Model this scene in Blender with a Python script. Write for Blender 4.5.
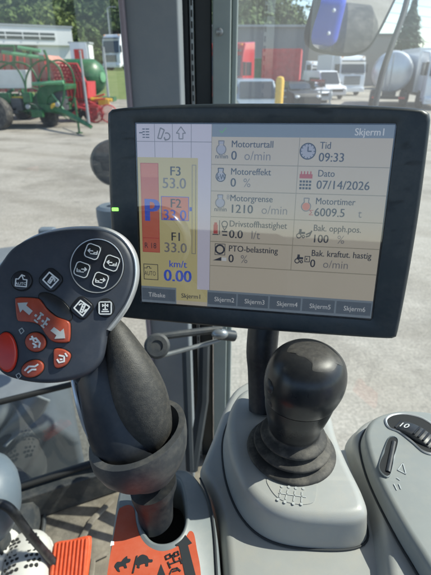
import bpy, math, random
from mathutils import Vector, Matrix, noise
random.seed(7)
R = math.radians
scene = bpy.context.scene
for o in list(bpy.data.objects): bpy.data.objects.remove(o)
col = scene.collection

# ---------------------------------------------------------------- camera
EYE = 2.4                      # eye height of the driver above the yard
PITCH = R(27.0)
FPX = 431.0                    # focal length in photo pixels (431 x 575 photo)
CAM = Vector((0, 0, EYE))
RT = Vector((1, 0, 0)); UP = Vector((0, math.sin(PITCH), math.cos(PITCH))); FW = Vector((0, math.cos(PITCH), -math.sin(PITCH)))
cd = bpy.data.cameras.new('camera'); cam = bpy.data.objects.new('camera', cd); col.objects.link(cam)
cam.location = CAM; cam.rotation_euler = (math.pi/2 - PITCH, 0, 0)
cd.sensor_fit = 'VERTICAL'; cd.sensor_height = 36; cd.sensor_width = 27; cd.lens = FPX/575*36
cd.clip_start = 0.02; cd.clip_end = 2000
cd.dof.use_dof = True; cd.dof.focus_distance = 0.37; cd.dof.aperture_fstop = 14
scene.camera = cam

# ---------------------------------------------------------------- sky, sun, exposure
SUN_AZ = R(78)                 # to the right of straight ahead (+Y)
SUN_EL = R(48)
w = bpy.data.worlds.new('World'); scene.world = w; w.use_nodes = True
nt = w.node_tree; bg = nt.nodes['Background']
sky = nt.nodes.new('ShaderNodeTexSky'); sky.sky_type = 'NISHITA'; sky.sun_disc = False
sky.sun_elevation = SUN_EL; sky.sun_rotation = SUN_AZ; sky.dust_density = .8; sky.air_density = 1.0; sky.ozone_density = 2.0
nt.links.new(sky.outputs[0], bg.inputs[0]); bg.inputs[1].default_value = 0.13
sd = bpy.data.lights.new('sun', 'SUN'); sd.energy = 4.2; sd.angle = R(0.5); sd.color = (1, .93, .82)
so = bpy.data.objects.new('sun', sd); col.objects.link(so)
sdir = Vector((math.sin(SUN_AZ)*math.cos(SUN_EL), math.cos(SUN_AZ)*math.cos(SUN_EL), math.sin(SUN_EL)))
so.rotation_euler = sdir.to_track_quat('Z', 'Y').to_euler(); so.location = (0, 0, 30)
scene.view_settings.view_transform = 'Standard'; scene.view_settings.look = 'None'
scene.view_settings.exposure = 0.84; scene.view_settings.gamma = 1
scene.render.engine = 'CYCLES'
scene.cycles.max_bounces = 8; scene.cycles.transparent_max_bounces = 16
scene.render.resolution_x = 768; scene.render.resolution_y = 1024

# ---------------------------------------------------------------- placing helpers
def ray(px, py): return FW + (px-215.5)/FPX*RT + (287.5-py)/FPX*UP
def P(px, py, d): return CAM + ray(px, py)*d                 # at depth d along the view axis
def Z(px, py, z):                                            # on the horizontal plane z below the eye
    r = ray(px, py); return CAM + r*(z/r.z)
def G(px, py): return Z(px, py, -EYE)                        # on the ground
def Y(px, py, y):
    r = ray(px, py); return CAM + r*(y/r.y)
def V(*a): return Vector(a) if a else Vector((0, 0, 0))

def cr(pts, n=6, closed=True):
    """smooth curve through points"""
    pts = [Vector(p) for p in pts]; N = len(pts); out = []
    rng = range(N) if closed else range(N-1)
    for i in rng:
        if closed: p0, p1, p2, p3 = pts[i-1], pts[i], pts[(i+1) % N], pts[(i+2) % N]
        else: p0, p1, p2, p3 = pts[max(i-1, 0)], pts[i], pts[i+1], pts[min(i+2, N-1)]
        for k in range(n):
            t = k/n
            out.append(.5*((2*p1)+(p2-p0)*t+(2*p0-5*p1+4*p2-p3)*t*t+(3*p1-p0-3*p2+p3)*t**3))
    if not closed: out.append(pts[-1])
    return out
def resample(pts, n):
    """n evenly spaced points round a closed polyline"""
    N = len(pts); L = [0]
    for i in range(N): L.append(L[-1]+(pts[(i+1) % N]-pts[i]).length)
    out = []; j = 0
    for k in range(n):
        s = L[-1]*k/n
        while L[j+1] < s: j += 1
        t = (s-L[j])/max(L[j+1]-L[j], 1e-9)
        out.append(pts[j].lerp(pts[(j+1) % N], t))
    return out

MATS = {}
rootmat = {}
class MB:
    def __init__(s): s.v = []; s.f = []
    def add(s, vs, fs):
        b = len(s.v); s.v += [Vector(v) for v in vs]; s.f += [tuple(i+b for i in f) for f in fs]; return s
    def box(s, c, d, rot=None):
        c = Vector(c); h = Vector(d)/2; vs = []
        for x in (-1, 1):
            for y in (-1, 1):
                for z in (-1, 1):
                    p = Vector((x*h.x, y*h.y, z*h.z))
                    if rot is not None: p = rot @ p
                    vs.append(c+p)
        return s.add(vs, [(0, 1, 3, 2), (4, 6, 7, 5), (0, 4, 5, 1), (2, 3, 7, 6), (0, 2, 6, 4), (1, 5, 7, 3)])
    def loft(s, rings, cap0=True, cap1=True, close=True):
        n = len(rings[0]); vs = [p for r in rings for p in r]; fs = []
        for i in range(len(rings)-1):
            for j in range(n if close else n-1):
                k = (j+1) % n
                fs.append((i*n+j, i*n+k, (i+1)*n+k, (i+1)*n+j))
        if cap0: fs.append(tuple(reversed(range(n))))
        if cap1: fs.append(tuple((len(rings)-1)*n+j for j in range(n)))
        return s.add(vs, fs)
    def tube(s, pts, r, seg=8, flat=1.0, caps=True):
        pts = [Vector(p) for p in pts]; rings = []; prev = None
        for i, p in enumerate(pts):
            t = (pts[min(i+1, len(pts)-1)]-pts[max(i-1, 0)]).normalized()
            if prev is None:
                a = t.cross(Vector((0, 0, 1)))
                if a.length < .05: a = t.cross(Vector((0, 1, 0)))
            else: a = prev - t*prev.dot(t)
            a.normalize(); prev = a; b = t.cross(a)
            rr = r[i] if isinstance(r, (list, tuple)) else r
            rings.append([p+(a*math.cos(2*math.pi*k/seg)+b*math.sin(2*math.pi*k/seg)*flat)*rr for k in range(seg)])
        return s.loft(rings, caps, caps)
    def lathe(s, prof, org, axis=(0, 0, 1), seg=48, caps=True):
        org = Vector(org); ax = Vector(axis).normalized()
        a = ax.cross(Vector((0, 1, 0)));
        if a.length < .1: a = ax.cross(Vector((1, 0, 0)))
        a.normalize(); b = ax.cross(a)
        rings = [[org+ax*h+(a*math.cos(2*math.pi*k/seg)+b*math.sin(2*math.pi*k/seg))*max(r, 1e-5) for k in range(seg)] for r, h in prof]
        return s.loft(rings, caps, caps)
    def ell(s, c, r, seg=20, rot=None):
        c = Vector(c); rings = []
        for i in range(1, seg//2):
            t = math.pi*i/(seg//2)
            ring = []
            for k in range(seg):
                p = Vector((r[0]*math.sin(t)*math.cos(2*math.pi*k/seg), r[1]*math.sin(t)*math.sin(2*math.pi*k/seg), -r[2]*math.cos(t)))
                if rot is not None: p = rot @ p
                ring.append(c+p)
            rings.append(ring)
        return s.loft(rings)
    def plate(s, outline, nrm, th, bev=0.0, cen=None):
        """flat plate: outline is its front edge, thickness goes against nrm, front edge rounded by bev"""
        n = Vector(nrm).normalized(); c = cen or sum(outline, V())/len(outline)
        rings = [[p-n*th for p in outline], [p-n*bev for p in outline]]
        if bev:
            for a in (30, 60, 90):
                q = 1-math.cos(R(a))
                rings.append([p+(c-p).normalized()*bev*q-n*bev*(1-math.sin(R(a))) for p in outline])
        else: rings[-1] = list(outline)
        return s.loft(rings)
    def build(s, name, mat, parent=None, smooth=True, bevel=0, seg=2, sub=0, angle=35, world=True):
        me = bpy.data.meshes.new(name)
        vs = s.v
        root = parent
        while root is not None and root.parent is not None: root = root.parent
        if parent is not None and world and root.name in rootmat:
            inv = rootmat[root.name].inverted(); vs = [inv @ v for v in vs]
        me.from_pydata([tuple(v) for v in vs], [], s.f); me.validate(); me.update()
        ob = bpy.data.objects.new(name, me); col.objects.link(ob)
        if parent is not None: ob.parent = parent
        me.materials.append(MATS[mat] if isinstance(mat, str) else mat)
        import bmesh
        bm = bmesh.new(); bm.from_mesh(me); bmesh.ops.recalc_face_normals(bm, faces=bm.faces)
        if smooth:
            for f in bm.faces: f.smooth = True
            for e in bm.edges:
                if len(e.link_faces) == 2 and e.calc_face_angle(0) > R(angle): e.smooth = False
        bm.to_mesh(me); bm.free()
        if bevel:
            m = ob.modifiers.new('bevel', 'BEVEL'); m.width = bevel; m.segments = seg; m.limit_method = 'ANGLE'; m.angle_limit = R(30); m.harden_normals = False
            for p in me.polygons: p.use_smooth = True
            for e in me.edges: e.use_edge_sharp = False
            m2 = ob.modifiers.new('wn', 'WEIGHTED_NORMAL'); m2.keep_sharp = True
        if sub:
            m = ob.modifiers.new('sub', 'SUBSURF'); m.levels = sub; m.render_levels = sub
        return ob

def thing(name, label, cat, loc=(0, 0, 0), rz=0, group=None):
    o = bpy.data.objects.new(name, None); col.objects.link(o)
    o.empty_display_size = .1
    o.location = loc; o.rotation_euler = (0, 0, rz)
    rootmat[o.name] = Matrix.Translation(Vector(loc)) @ Matrix.Rotation(rz, 4, 'Z')
    return tag(o, label, cat, group)
def tag(o, label, cat, group=None):
    o['label'] = label; o['category'] = cat
    if group: o['group'] = group
    return o
def structure(o): o['kind'] = 'structure'; return o
def stuff(o, label, cat): o['kind'] = 'stuff'; o['label'] = label; o['category'] = cat; return o
def copy_thing(src, loc, rz=0, label=None, scale=None):
    r = src.copy(); col.objects.link(r); r.location = loc; r.rotation_euler = (0, 0, rz)
    if scale: r.scale = scale
    if label: r['label'] = label
    for ch in list(src.children):
        c = ch.copy(); col.objects.link(c); c.parent = r
        for g in list(ch.children):
            d = g.copy(); col.objects.link(d); d.parent = c
    return r

# ---------------------------------------------------------------- materials
def mat(name, c, rough=.5, metal=0, spec=.5, var=0.0, vscale=8, c2=None, bump=0, bscale=200, rvar=0, emit=None, es=1, trans=0, coat=0, dust=0, dscale=30):
    m = bpy.data.materials.new(name); m.use_nodes = True; MATS[name] = m
    t = m.node_tree; b = t.nodes['Principled BSDF']
    b.inputs['Base Color'].default_value = (*c, 1); b.inputs['Roughness'].default_value = rough
    b.inputs['Metallic'].default_value = metal; b.inputs['Specular IOR Level'].default_value = spec
    if coat: b.inputs['Coat Weight'].default_value = coat; b.inputs['Coat Roughness'].default_value = .08
    if emit: b.inputs['Emission Color'].default_value = (*emit, 1); b.inputs['Emission Strength'].default_value = es
    tc = t.nodes.new('ShaderNodeTexCoord')
    last = None
    if var or c2 or rvar:
        n = t.nodes.new('ShaderNodeTexNoise'); n.inputs['Scale'].default_value = vscale; n.inputs['Detail'].default_value = 6; n.inputs['Roughness'].default_value = .62
        t.links.new(tc.outputs['Object'], n.inputs['Vector'])
        r = t.nodes.new('ShaderNodeValToRGB'); r.color_ramp.elements[0].position = .32; r.color_ramp.elements[1].position = .68
        cc = c2 if c2 else tuple(x*(1+var) for x in c); c1 = c if c2 else tuple(x*(1-var) for x in c)
        r.color_ramp.elements[0].color = (*c1, 1); r.color_ramp.elements[1].color = (*cc, 1)
        t.links.new(n.outputs['Fac'], r.inputs[0]); t.links.new(r.outputs[0], b.inputs['Base Color']); last = r.outputs[0]
        if rvar:
            mr = t.nodes.new('ShaderNodeMapRange'); mr.inputs['From Min'].default_value = .3; mr.inputs['From Max'].default_value = .7
            mr.inputs['To Min'].default_value = max(rough-rvar, .03); mr.inputs['To Max'].default_value = min(rough+rvar, 1)
            t.links.new(n.outputs['Fac'], mr.inputs['Value']); t.links.new(mr.outputs[0], b.inputs['Roughness'])
    if dust:
        n3 = t.nodes.new('ShaderNodeTexNoise'); n3.inputs['Scale'].default_value = dscale; n3.inputs['Detail'].default_value = 10; n3.inputs['Roughness'].default_value = .75
        t.links.new(tc.outputs['Object'], n3.inputs['Vector'])
        r3 = t.nodes.new('ShaderNodeValToRGB'); r3.color_ramp.elements[0].position = .45; r3.color_ramp.elements[1].position = .75
        r3.color_ramp.elements[0].color = (0, 0, 0, 1); r3.color_ramp.elements[1].color = (dust, dust, dust, 1)
        t.links.new(n3.outputs['Fac'], r3.inputs[0])
        mx = t.nodes.new('ShaderNodeMix'); mx.data_type = 'RGBA'
        mx.inputs[7].default_value = (.42, .38, .31, 1)
        if last: t.links.new(last, mx.inputs[6])
        else: mx.inputs[6].default_value = (*c, 1)
        t.links.new(r3.outputs[0], mx.inputs[0]); t.links.new(mx.outputs[2], b.inputs['Base Color'])
    if bump:
        n2 = t.nodes.new('ShaderNodeTexNoise'); n2.inputs['Scale'].default_value = bscale; n2.inputs['Detail'].default_value = 3
        t.links.new(tc.outputs['Object'], n2.inputs['Vector'])
        bp = t.nodes.new('ShaderNodeBump'); bp.inputs['Strength'].default_value = bump; bp.inputs['Distance'].default_value = .3/bscale
        t.links.new(n2.outputs['Fac'], bp.inputs['Height']); t.links.new(bp.outputs[0], b.inputs['Normal'])
    return m

def scuff(name, amt=.5):
    m = MATS[name]; t = m.node_tree; b = t.nodes['Principled BSDF']; tc = t.nodes.new('ShaderNodeTexCoord')
    mp = t.nodes.new('ShaderNodeMapping'); mp.inputs['Rotation'].default_value = (.3, .5, .7); mp.inputs['Scale'].default_value = (14, 260, 120)
    n = t.nodes.new('ShaderNodeTexNoise'); n.inputs['Scale'].default_value = 1.0; n.inputs['Detail'].default_value = 2
    t.links.new(tc.outputs['Object'], mp.inputs[0]); t.links.new(mp.outputs[0], n.inputs['Vector'])
    r = t.nodes.new('ShaderNodeMapRange'); r.inputs['From Min'].default_value = .60; r.inputs['From Max'].default_value = .72; r.inputs['To Min'].default_value = b.inputs['Roughness'].default_value; r.inputs['To Max'].default_value = b.inputs['Roughness'].default_value+amt*.5
    t.links.new(n.outputs['Fac'], r.inputs['Value']); t.links.new(r.outputs[0], b.inputs['Roughness'])

def glass_mat(name, tint, dust, refl=.07, scale=6, dcol=(.75, .8, .82)):
    """clear pane with a film of dust that scatters the light"""
    m = bpy.data.materials.new(name); m.use_nodes = True; MATS[name] = m
    t = m.node_tree; t.nodes.remove(t.nodes['Principled BSDF']); out = t.nodes['Material Output']
    tr = t.nodes.new('ShaderNodeBsdfTransparent'); tr.inputs[0].default_value = (*tint, 1)
    tl = t.nodes.new('ShaderNodeBsdfTranslucent'); tl.inputs[0].default_value = (*dcol, 1)
    gl = t.nodes.new('ShaderNodeBsdfGlossy'); gl.inputs['Roughness'].default_value = .02
    lw = t.nodes.new('ShaderNodeLayerWeight'); lw.inputs[0].default_value = .5      # same reflection from either side of the pane
    pw = t.nodes.new('ShaderNodeMath'); pw.operation = 'POWER'; pw.inputs[1].default_value = 5; t.links.new(lw.outputs['Facing'], pw.inputs[0])
    fr = t.nodes.new('ShaderNodeMath'); fr.operation = 'MULTIPLY_ADD'; fr.inputs[1].default_value = .92; fr.inputs[2].default_value = refl; t.links.new(pw.outputs[0], fr.inputs[0])
    tc = t.nodes.new('ShaderNodeTexCoord'); n = t.nodes.new('ShaderNodeTexNoise'); n.inputs['Scale'].default_value = scale; n.inputs['Detail'].default_value = 8
    t.links.new(tc.outputs['Object'], n.inputs['Vector'])
    mr = t.nodes.new('ShaderNodeMapRange'); mr.inputs['From Min'].default_value = .3; mr.inputs['From Max'].default_value = .7
    mr.inputs['To Min'].default_value = dust*.75; mr.inputs['To Max'].default_value = dust*1.25
    t.links.new(n.outputs['Fac'], mr.inputs['Value'])
    m1 = t.nodes.new('ShaderNodeMixShader'); t.links.new(mr.outputs[0], m1.inputs[0]); t.links.new(tr.outputs[0], m1.inputs[1]); t.links.new(tl.outputs[0], m1.inputs[2])
    m2 = t.nodes.new('ShaderNodeMixShader'); t.links.new(fr.outputs[0], m2.inputs[0]); t.links.new(m1.outputs[0], m2.inputs[1]); t.links.new(gl.outputs[0], m2.inputs[2])
    t.links.new(m2.outputs[0], out.inputs['Surface'])
    return m

def leaf_mat(name, c1, c2, scale=.5):
    m = mat(name, c1, rough=.7, spec=.2, c2=c2, vscale=scale)
    b = m.node_tree.nodes['Principled BSDF']
    return m

# cab plastics
mat('pale_plastic', (.34, .35, .34), rough=.36, spec=.5, var=.05, vscale=14, bump=.3, bscale=1500, dust=.38, dscale=55)
mat('pale_plastic_dusty', (.31, .325, .32), rough=.5, var=.06, vscale=20, bump=.25, bscale=1800, dust=.5, dscale=40)
mat('panel_plastic', (.17, .195, .205), rough=.45, var=.05, vscale=18, bump=.2, bscale=1800, dust=.2, dscale=35)
mat('panel_light', (.26, .28, .275), rough=.42, var=.05, vscale=14, bump=.25, bscale=1800, dust=.25, dscale=26)
mat('seam', (.03, .035, .04), rough=.7)
mat('black_gloss', (.014, .016, .019), rough=.30, spec=.5, var=.12, vscale=30, rvar=.05, dust=.03, dscale=200)
mat('black_satin', (.018, .021, .026), rough=.42, var=.2, vscale=25, bump=.15, bscale=1500, dust=.12, dscale=60)
mat('head_plastic', (.035, .042, .058), rough=.5, var=.12, vscale=30, bump=.3, bscale=2200, dust=.05, dscale=90)
mat('thumb_plastic', (.024, .028, .036), rough=.36, var=.15, vscale=30, dust=.07, dscale=80)
mat('grip_rubber', (.036, .036, .035), rough=.55, var=.08, vscale=40, bump=1.0, bscale=1300, dust=.12, dscale=220)
mat('bellows_rubber', (.036, .035, .034), rough=.65, spec=.35, var=.2, vscale=40, bump=.3, bscale=900, dust=.3, dscale=50)
mat('knob_wear_lit', (.048, .047, .046), rough=.44, var=.2, vscale=160, dust=.12, dscale=260)  # wear and the sunlit knob top in one tone
mat('collar_plastic', (.048, .052, .057), rough=.5, var=.12, vscale=40, bump=.3, bscale=1500, dust=.25, dscale=45)
mat('worn_silver', (.30, .29, .27), rough=.45, metal=.3, var=.25, vscale=90)
mat('silver_trim', (.62, .64, .66), rough=.3, metal=.6, var=.06, vscale=60)
mat('bezel_plastic', (.022, .031, .038), rough=.38, var=.12, vscale=12, bump=.2, bscale=1600, dust=.08, dscale=40)
mat('icon_white', (.75, .77, .78), rough=.5)
mat('emboss', (.40, .42, .42), rough=.4)
mat('icon_grey', (.42, .45, .46), rough=.5)
mat('button_black', (.012, .014, .02), rough=.35, var=.2, vscale=50)
mat('button_red', (.34, .05, .022), rough=.42, var=.12, vscale=60, bump=.15, bscale=1500, dust=.10, dscale=90)
mat('button_gloss_red', (.50, .03, .015), rough=.25, var=.1, vscale=60)  # brighter, glossier red plastic
mat('decal_orange', (.50, .085, .035), rough=.5, var=.07, vscale=30, dust=.12, dscale=60)
mat('decal_ink', (.02, .025, .03), rough=.5)
mat('slot_dark', (.008, .01, .012), rough=.8)
mat('pillar_plastic', (.21, .235, .26), rough=.6, var=.05, vscale=6, bump=.4, bscale=700, dust=.12, dscale=12)
mat('pillar_side', (.26, .22, .25), rough=.6, bump=.4, bscale=700)
mat('frame_black', (.02, .026, .032), rough=.45, var=.2, vscale=10)
mat('frame_green', (.25, .30, .30), rough=.5, var=.08, vscale=8, dust=.15, dscale=9)
mat('seal_rubber', (.012, .013, .014), rough=.7)
mat('floor_mat', (.22, .19, .145), rough=.8, c2=(.09, .085, .075), vscale=5, bump=.6, bscale=260, dust=.6, dscale=14)
mat('dark_trim', (.03, .036, .042), rough=.6, var=.2, vscale=9, dust=.2, dscale=16)
mat('roof_lining', (.30, .31, .31), rough=.9)
mat('seat_fabric', (.05, .05, .055), rough=.9)
mat('column_plastic', (.12, .155, .19), rough=.45, var=.04, vscale=10, dust=.12, dscale=20)
mat('pedal_orange', (.72, .10, .03), rough=.5, var=.08, vscale=60, dust=.12, dscale=60)
mat('clog_white', (.60, .59, .55), rough=.55, var=.05, vscale=25, bump=.15, bscale=600, dust=.15, dscale=30)
mat('clog_hole', (.03, .03, .03), rough=.8)
mat('metal_grey', (.28, .30, .31), rough=.35, metal=.6, var=.1, vscale=40)
mat('shirt_reflection', (.42, .44, .45), rough=1, spec=.05, var=.06, vscale=12)
glass_mat('windscreen_glass', (.90, .95, .94), .045)
glass_mat('side_glass', (.86, .93, .92), .088, scale=4)
glass_mat('screen_glass', (.97, .97, .98), .05, scale=30, dcol=(.6, .6, .62))
glass_mat('dimmed_lower_glass', (.40, .47, .50), .035, scale=5)  # tint darkened to dim the view at the lower left
mat('mirror_glass', (.86, .88, .9), rough=.02, metal=1)
mat('mirror_shell', (.02, .024, .028), rough=.5)
mat('blue_paint', (.004, .04, .48), rough=.25, coat=.6)
mat('grey_metal', (.14, .155, .165), rough=.5, var=.1, vscale=6)
mat('green_led', (.1, .5, .05), emit=(.25, .9, .12), es=1.2)
for n_ in ('pale_plastic', 'panel_light', 'bezel_plastic'): scuff(n_)
# yard
mat('hub_yellow', (.65, .42, .03), rough=.5, var=.1)
mat('tyre', (.025, .024, .023), rough=.85, dust=.4, dscale=5)
mat('rim_grey', (.4, .4, .4), rough=.45, metal=.3)
mat('machine_green', (.007, .105, .03), rough=.4, var=.3, vscale=3, dust=.15, dscale=4)
mat('pale_green', (.13, .33, .17), rough=.5, var=.1, vscale=3)
mat('machine_red', (.52, .04, .045), rough=.5, var=.15, vscale=3, dust=.2, dscale=4)
mat('faded_red', (.48, .20, .15), rough=.6, var=.2, vscale=2, dust=.3, dscale=3)
mat('machine_yellow', (.75, .45, .04), rough=.5, var=.1)
mat('dark_steel', (.05, .055, .06), rough=.6, var=.2, vscale=3)
mat('truck_red', (.50, .02, .03), rough=.3, coat=.5, var=.06)
mat('truck_white', (.74, .76, .78), rough=.3, coat=.4, var=.04)
mat('truck_dark', (.022, .024, .027), rough=.5)
mat('window_dark', (.02, .028, .035), rough=.12, spec=.8)
mat('lens', (.7, .72, .75), rough=.15)
mat('amber', (.8, .3, .03), rough=.3)
mat('tank_silver', (.62, .64, .66), rough=.3, metal=.4, var=.08, vscale=2)
mat('car_bluegrey', (.22, .28, .34), rough=.3, coat=.5)
mat('wall_white', (.74, .74, .73), rough=.7, var=.04, vscale=.4)
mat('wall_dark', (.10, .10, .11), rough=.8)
mat('roof_red', (.42, .12, .07), rough=.8, var=.15, vscale=2)
mat('pole_grey', (.33, .35, .36), rough=.5)
mat('wood_brown', (.20, .15, .11), rough=.9, var=.15, vscale=2)
mat('sign_red', (.62, .04, .03), rough=.5)
mat('trunk', (.10, .075, .055), rough=.9)
leaf_mat('leaf_mid', (.06, .10, .025), (.10, .15, .04), .35)
leaf_mat('leaf_dark', (.04, .078, .028), (.11, .16, .052), .06)  # brightened: distance haze put into the leaf colour
leaf_mat('leaf_light', (.10, .14, .035), (.15, .19, .05), .4)
leaf_mat('leaf_spruce', (.010, .030, .018), (.025, .055, .03), .5)
mat('hill_soil', (.035, .06, .02), rough=1, c2=(.06, .085, .03), vscale=.05)
mat('grass', (.09, .14, .03), rough=1, c2=(.16, .19, .06), vscale=.8, bump=.5, bscale=8)
def wall_ribs(name, c, n):
    m = mat(name, c, rough=.7, var=.05, vscale=.3); t = m.node_tree; b = t.nodes['Principled BSDF']
    tc = t.nodes.new('ShaderNodeTexCoord'); wv = t.nodes.new('ShaderNodeTexWave'); wv.inputs['Scale'].default_value = n; wv.bands_direction = 'X'
    t.links.new(tc.outputs['Object'], wv.inputs['Vector']); bp = t.nodes.new('ShaderNodeBump'); bp.inputs['Strength'].default_value = .8; bp.inputs['Distance'].default_value = .05
    t.links.new(wv.outputs['Fac'], bp.inputs['Height']); t.links.new(bp.outputs[0], b.inputs['Normal'])
wall_ribs('cladding_grey', (.17, .18, .19), 1.2)
wall_ribs('cladding_brown', (.27, .24, .22), 1.2)

def ground_mat():
    m = bpy.data.materials.new('yard_gravel'); m.use_nodes = True; MATS['yard_gravel'] = m
    t = m.node_tree; b = t.nodes['Principled BSDF']; b.inputs['Roughness'].default_value = .9
    tc = t.nodes.new('ShaderNodeTexCoord')
    def nz(s, d, stretch=None, dist=0):
        n = t.nodes.new('ShaderNodeTexNoise'); n.inputs['Scale'].default_value = s; n.inputs['Detail'].default_value = d; n.inputs['Roughness'].default_value = .65; n.inputs['Distortion'].default_value = dist
        if stretch:
            mp = t.nodes.new('ShaderNodeMapping'); mp.inputs['Scale'].default_value = stretch; mp.inputs['Rotation'].default_value = (0, 0, R(25))
            t.links.new(tc.outputs['Object'], mp.inputs[0]); t.links.new(mp.outputs[0], n.inputs['Vector'])
        else: t.links.new(tc.outputs['Object'], n.inputs['Vector'])
        return n
    def ramp(n, a, ca, bb, cb):
        r = t.nodes.new('ShaderNodeValToRGB'); r.color_ramp.elements[0].position = a; r.color_ramp.elements[1].position = bb
        r.color_ramp.elements[0].color = (*ca, 1); r.color_ramp.elements[1].color = (*cb, 1); t.links.new(n.outputs['Fac'], r.inputs[0]); return r
    def mix(mode, f, a, bb):
        x = t.nodes.new('ShaderNodeMix'); x.data_type = 'RGBA'; x.blend_type = mode; x.inputs[0].default_value = f
        t.links.new(a, x.inputs[6]); t.links.new(bb, x.inputs[7]); return x.outputs[2]
    base = ramp(nz(.18, 6), .35, (.31, .288, .25), .65, (.39, .36, .31))
    tracks = ramp(nz(.5, 5, (.35, 2.2, 1), 1.5), .40, (.88, .87, .85), .60, (1, 1, 1))
    patches = ramp(nz(.45, 9), .38, (.72, .71, .69), .52, (1, 1, 1))
    fine = ramp(nz(38, 4), .35, (.68, .68, .67), .62, (1.12, 1.12, 1.12))
    stones = ramp(nz(9, 6), .3, (.82, .82, .81), .7, (1.08, 1.08, 1.08))
    c = mix('MULTIPLY', 1, base.outputs[0], tracks.outputs[0]); c = mix('MULTIPLY', 1, c, patches.outputs[0])
    arcs = t.nodes.new('ShaderNodeTexWave'); arcs.wave_type = 'RINGS'; arcs.rings_direction = 'Z'; arcs.inputs['Scale'].default_value = .16; arcs.inputs['Distortion'].default_value = 2.2; arcs.inputs['Detail'].default_value = 4; arcs.inputs['Detail Scale'].default_value = .6
    mp_ = t.nodes.new('ShaderNodeMapping'); mp_.inputs['Location'].default_value = (14, 6, 0); t.links.new(tc.outputs['Object'], mp_.inputs[0]); t.links.new(mp_.outputs[0], arcs.inputs['Vector'])
    ar = ramp(arcs, .02, (.80, .785, .76), .22, (1, 1, 1)); c = mix('MULTIPLY', .7, c, ar.outputs[0])
    stains = ramp(nz(1.7, 6), .27, (.60, .60, .60), .36, (1, 1, 1)); c = mix('MULTIPLY', .8, c, stains.outputs[0])
    c = mix('MULTIPLY', 1, c, fine.outputs[0]); c = mix('MULTIPLY', 1, c, stones.outputs[0])
    t.links.new(c, b.inputs['Base Color'])
    n = nz(60, 4); bp = t.nodes.new('ShaderNodeBump'); bp.inputs['Strength'].default_value = .5; bp.inputs['Distance'].default_value = .01
    t.links.new(n.outputs['Fac'], bp.inputs['Height']); t.links.new(bp.outputs[0], b.inputs['Normal'])
ground_mat()

# ================================================================ THE YARD AND THE LAND
structure(MB().add([(-900, -300, 0), (900, -300, 0), (900, 1500, 0), (-900, 1500, 0)], [(0, 1, 2, 3)]).build('yard', 'yard_gravel', smooth=False))
def sg(x): return 1/(1+math.exp(-x))
def hill_h(x, y):
    h = 62*sg((y-135)/16)*sg((13-x-(y-140)*.06)/9)
    h += 26*sg((y-92-.25*(x+40))/9)*sg((-14-x)/7)
    h += 5*noise.noise(Vector((x*.03, y*.03, 0)))*min(1, h/10)
    return h
hv, hf = [], []; nx, ny = 90, 50
for j in range(ny):
    for i in range(nx):
        x = -260+i*5; y = 70+j*6; h = hill_h(x, y); hv.append((x, y, h-.35 if h > .4 else -.6))
for j in range(ny-1):
    for i in range(nx-1): hf.append((j*nx+i, j*nx+i+1, (j+1)*nx+i+1, (j+1)*nx+i))
structure(MB().add(hv, hf).build('hill', 'hill_soil'))

def leaf_cloud(mb, c, r, n, size, rng, hollow=.55):
    """leaf clumps through the volume of an uneven crown"""
    lobes = [(Vector((rng.gauss(0, .45)*r[0], rng.gauss(0, .45)*r[1], rng.uniform(-.55, .7)*r[2])), rng.uniform(.35, .6)) for _ in range(7)]
    for _ in range(n):
        lc, lr = rng.choice(lobes)
        d = Vector((rng.gauss(0, 1), rng.gauss(0, 1), rng.gauss(0, 1))).normalized()*rng.uniform(hollow, 1)
        p = Vector(c)+lc+Vector((d.x*r[0], d.y*r[1], d.z*r[2]))*lr
        nn = (d+Vector((rng.uniform(-.7, .7), rng.uniform(-.7, .7), rng.uniform(-.2, .9)))).normalized()
        a = nn.orthogonal().normalized(); b = nn.cross(a); s = size*rng.uniform(.6, 1.3); th = rng.uniform(0, 6)
        a2 = a*math.cos(th)+b*math.sin(th); b2 = -a*math.sin(th)+b*math.cos(th)
        mb.add([p-a2*s, p-b2*s*.6, p+a2*s, p+b2*s*.6+nn*s*.2], [(0, 1, 2, 3)])
rng = random.Random(3)
wood = MB()
k = 0
cand = []
for _ in range(30000):
    y = rng.uniform(88, 215); x = rng.uniform(-.62, .26)*y
    h = hill_h(x, y)
    if h < 3: continue
    # keep those on the slope facing the yard
    if hill_h(x, y+3) < h-.3: continue
    cand.append((x, y, h))
pts = []
for x, y, h in cand:
    if all((x-a)**2+(y-b)**2 > 6.5 for a, b, _ in pts): pts.append((x, y, h))
    if len(pts) > 2400: break
for x, y, h in pts:
    s = rng.uniform(2.2, 4.6)
    leaf_cloud(wood, (x, y, h+s*.8), (s, s, s*1.1), 60, .6, rng, .72)
stuff(wood.build('forest', 'leaf_dark', smooth=False), 'dense green wood covering the hillside behind the yard', 'forest')

def tree(label, px, y, top, width, leaf='leaf_mid', n=900, group='leafy trees at the foot of the hill', size=.33, base=None):
    p = Y(px, 69, y); top_z = Y(px, top, y).z; wd = width/FPX*y*.9
    z0 = base if base is not None else max(0, hill_h(p.x, y)-.4)
    t = thing('leafy_tree', label, 'tree', (p.x, y, z0), group=group)
    h = top_z-z0; m = MB(); rg = random.Random(int(px*7+y))
    m.tube([(p.x, y, z0), (p.x+.1, y, z0+h*.3), (p.x, y, z0+h*.7)], [.22, .16, .05])
    for q in range(5):
        a = rg.uniform(0, 6); m.tube([(p.x, y, z0+h*(.25+.08*q)), (p.x+math.cos(a)*wd*.3, y+math.sin(a)*wd*.3, z0+h*(.5+.08*q))], [.08, .02], 6)
    m.build('trunk', 'trunk', t)
    c = MB(); leaf_cloud(c, (p.x, y, z0+h*.58), (wd*.52, wd*.5, h*.46), n, size, rg, .5)
    c.build('crown', leaf, t, smooth=False)
    return t
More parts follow.
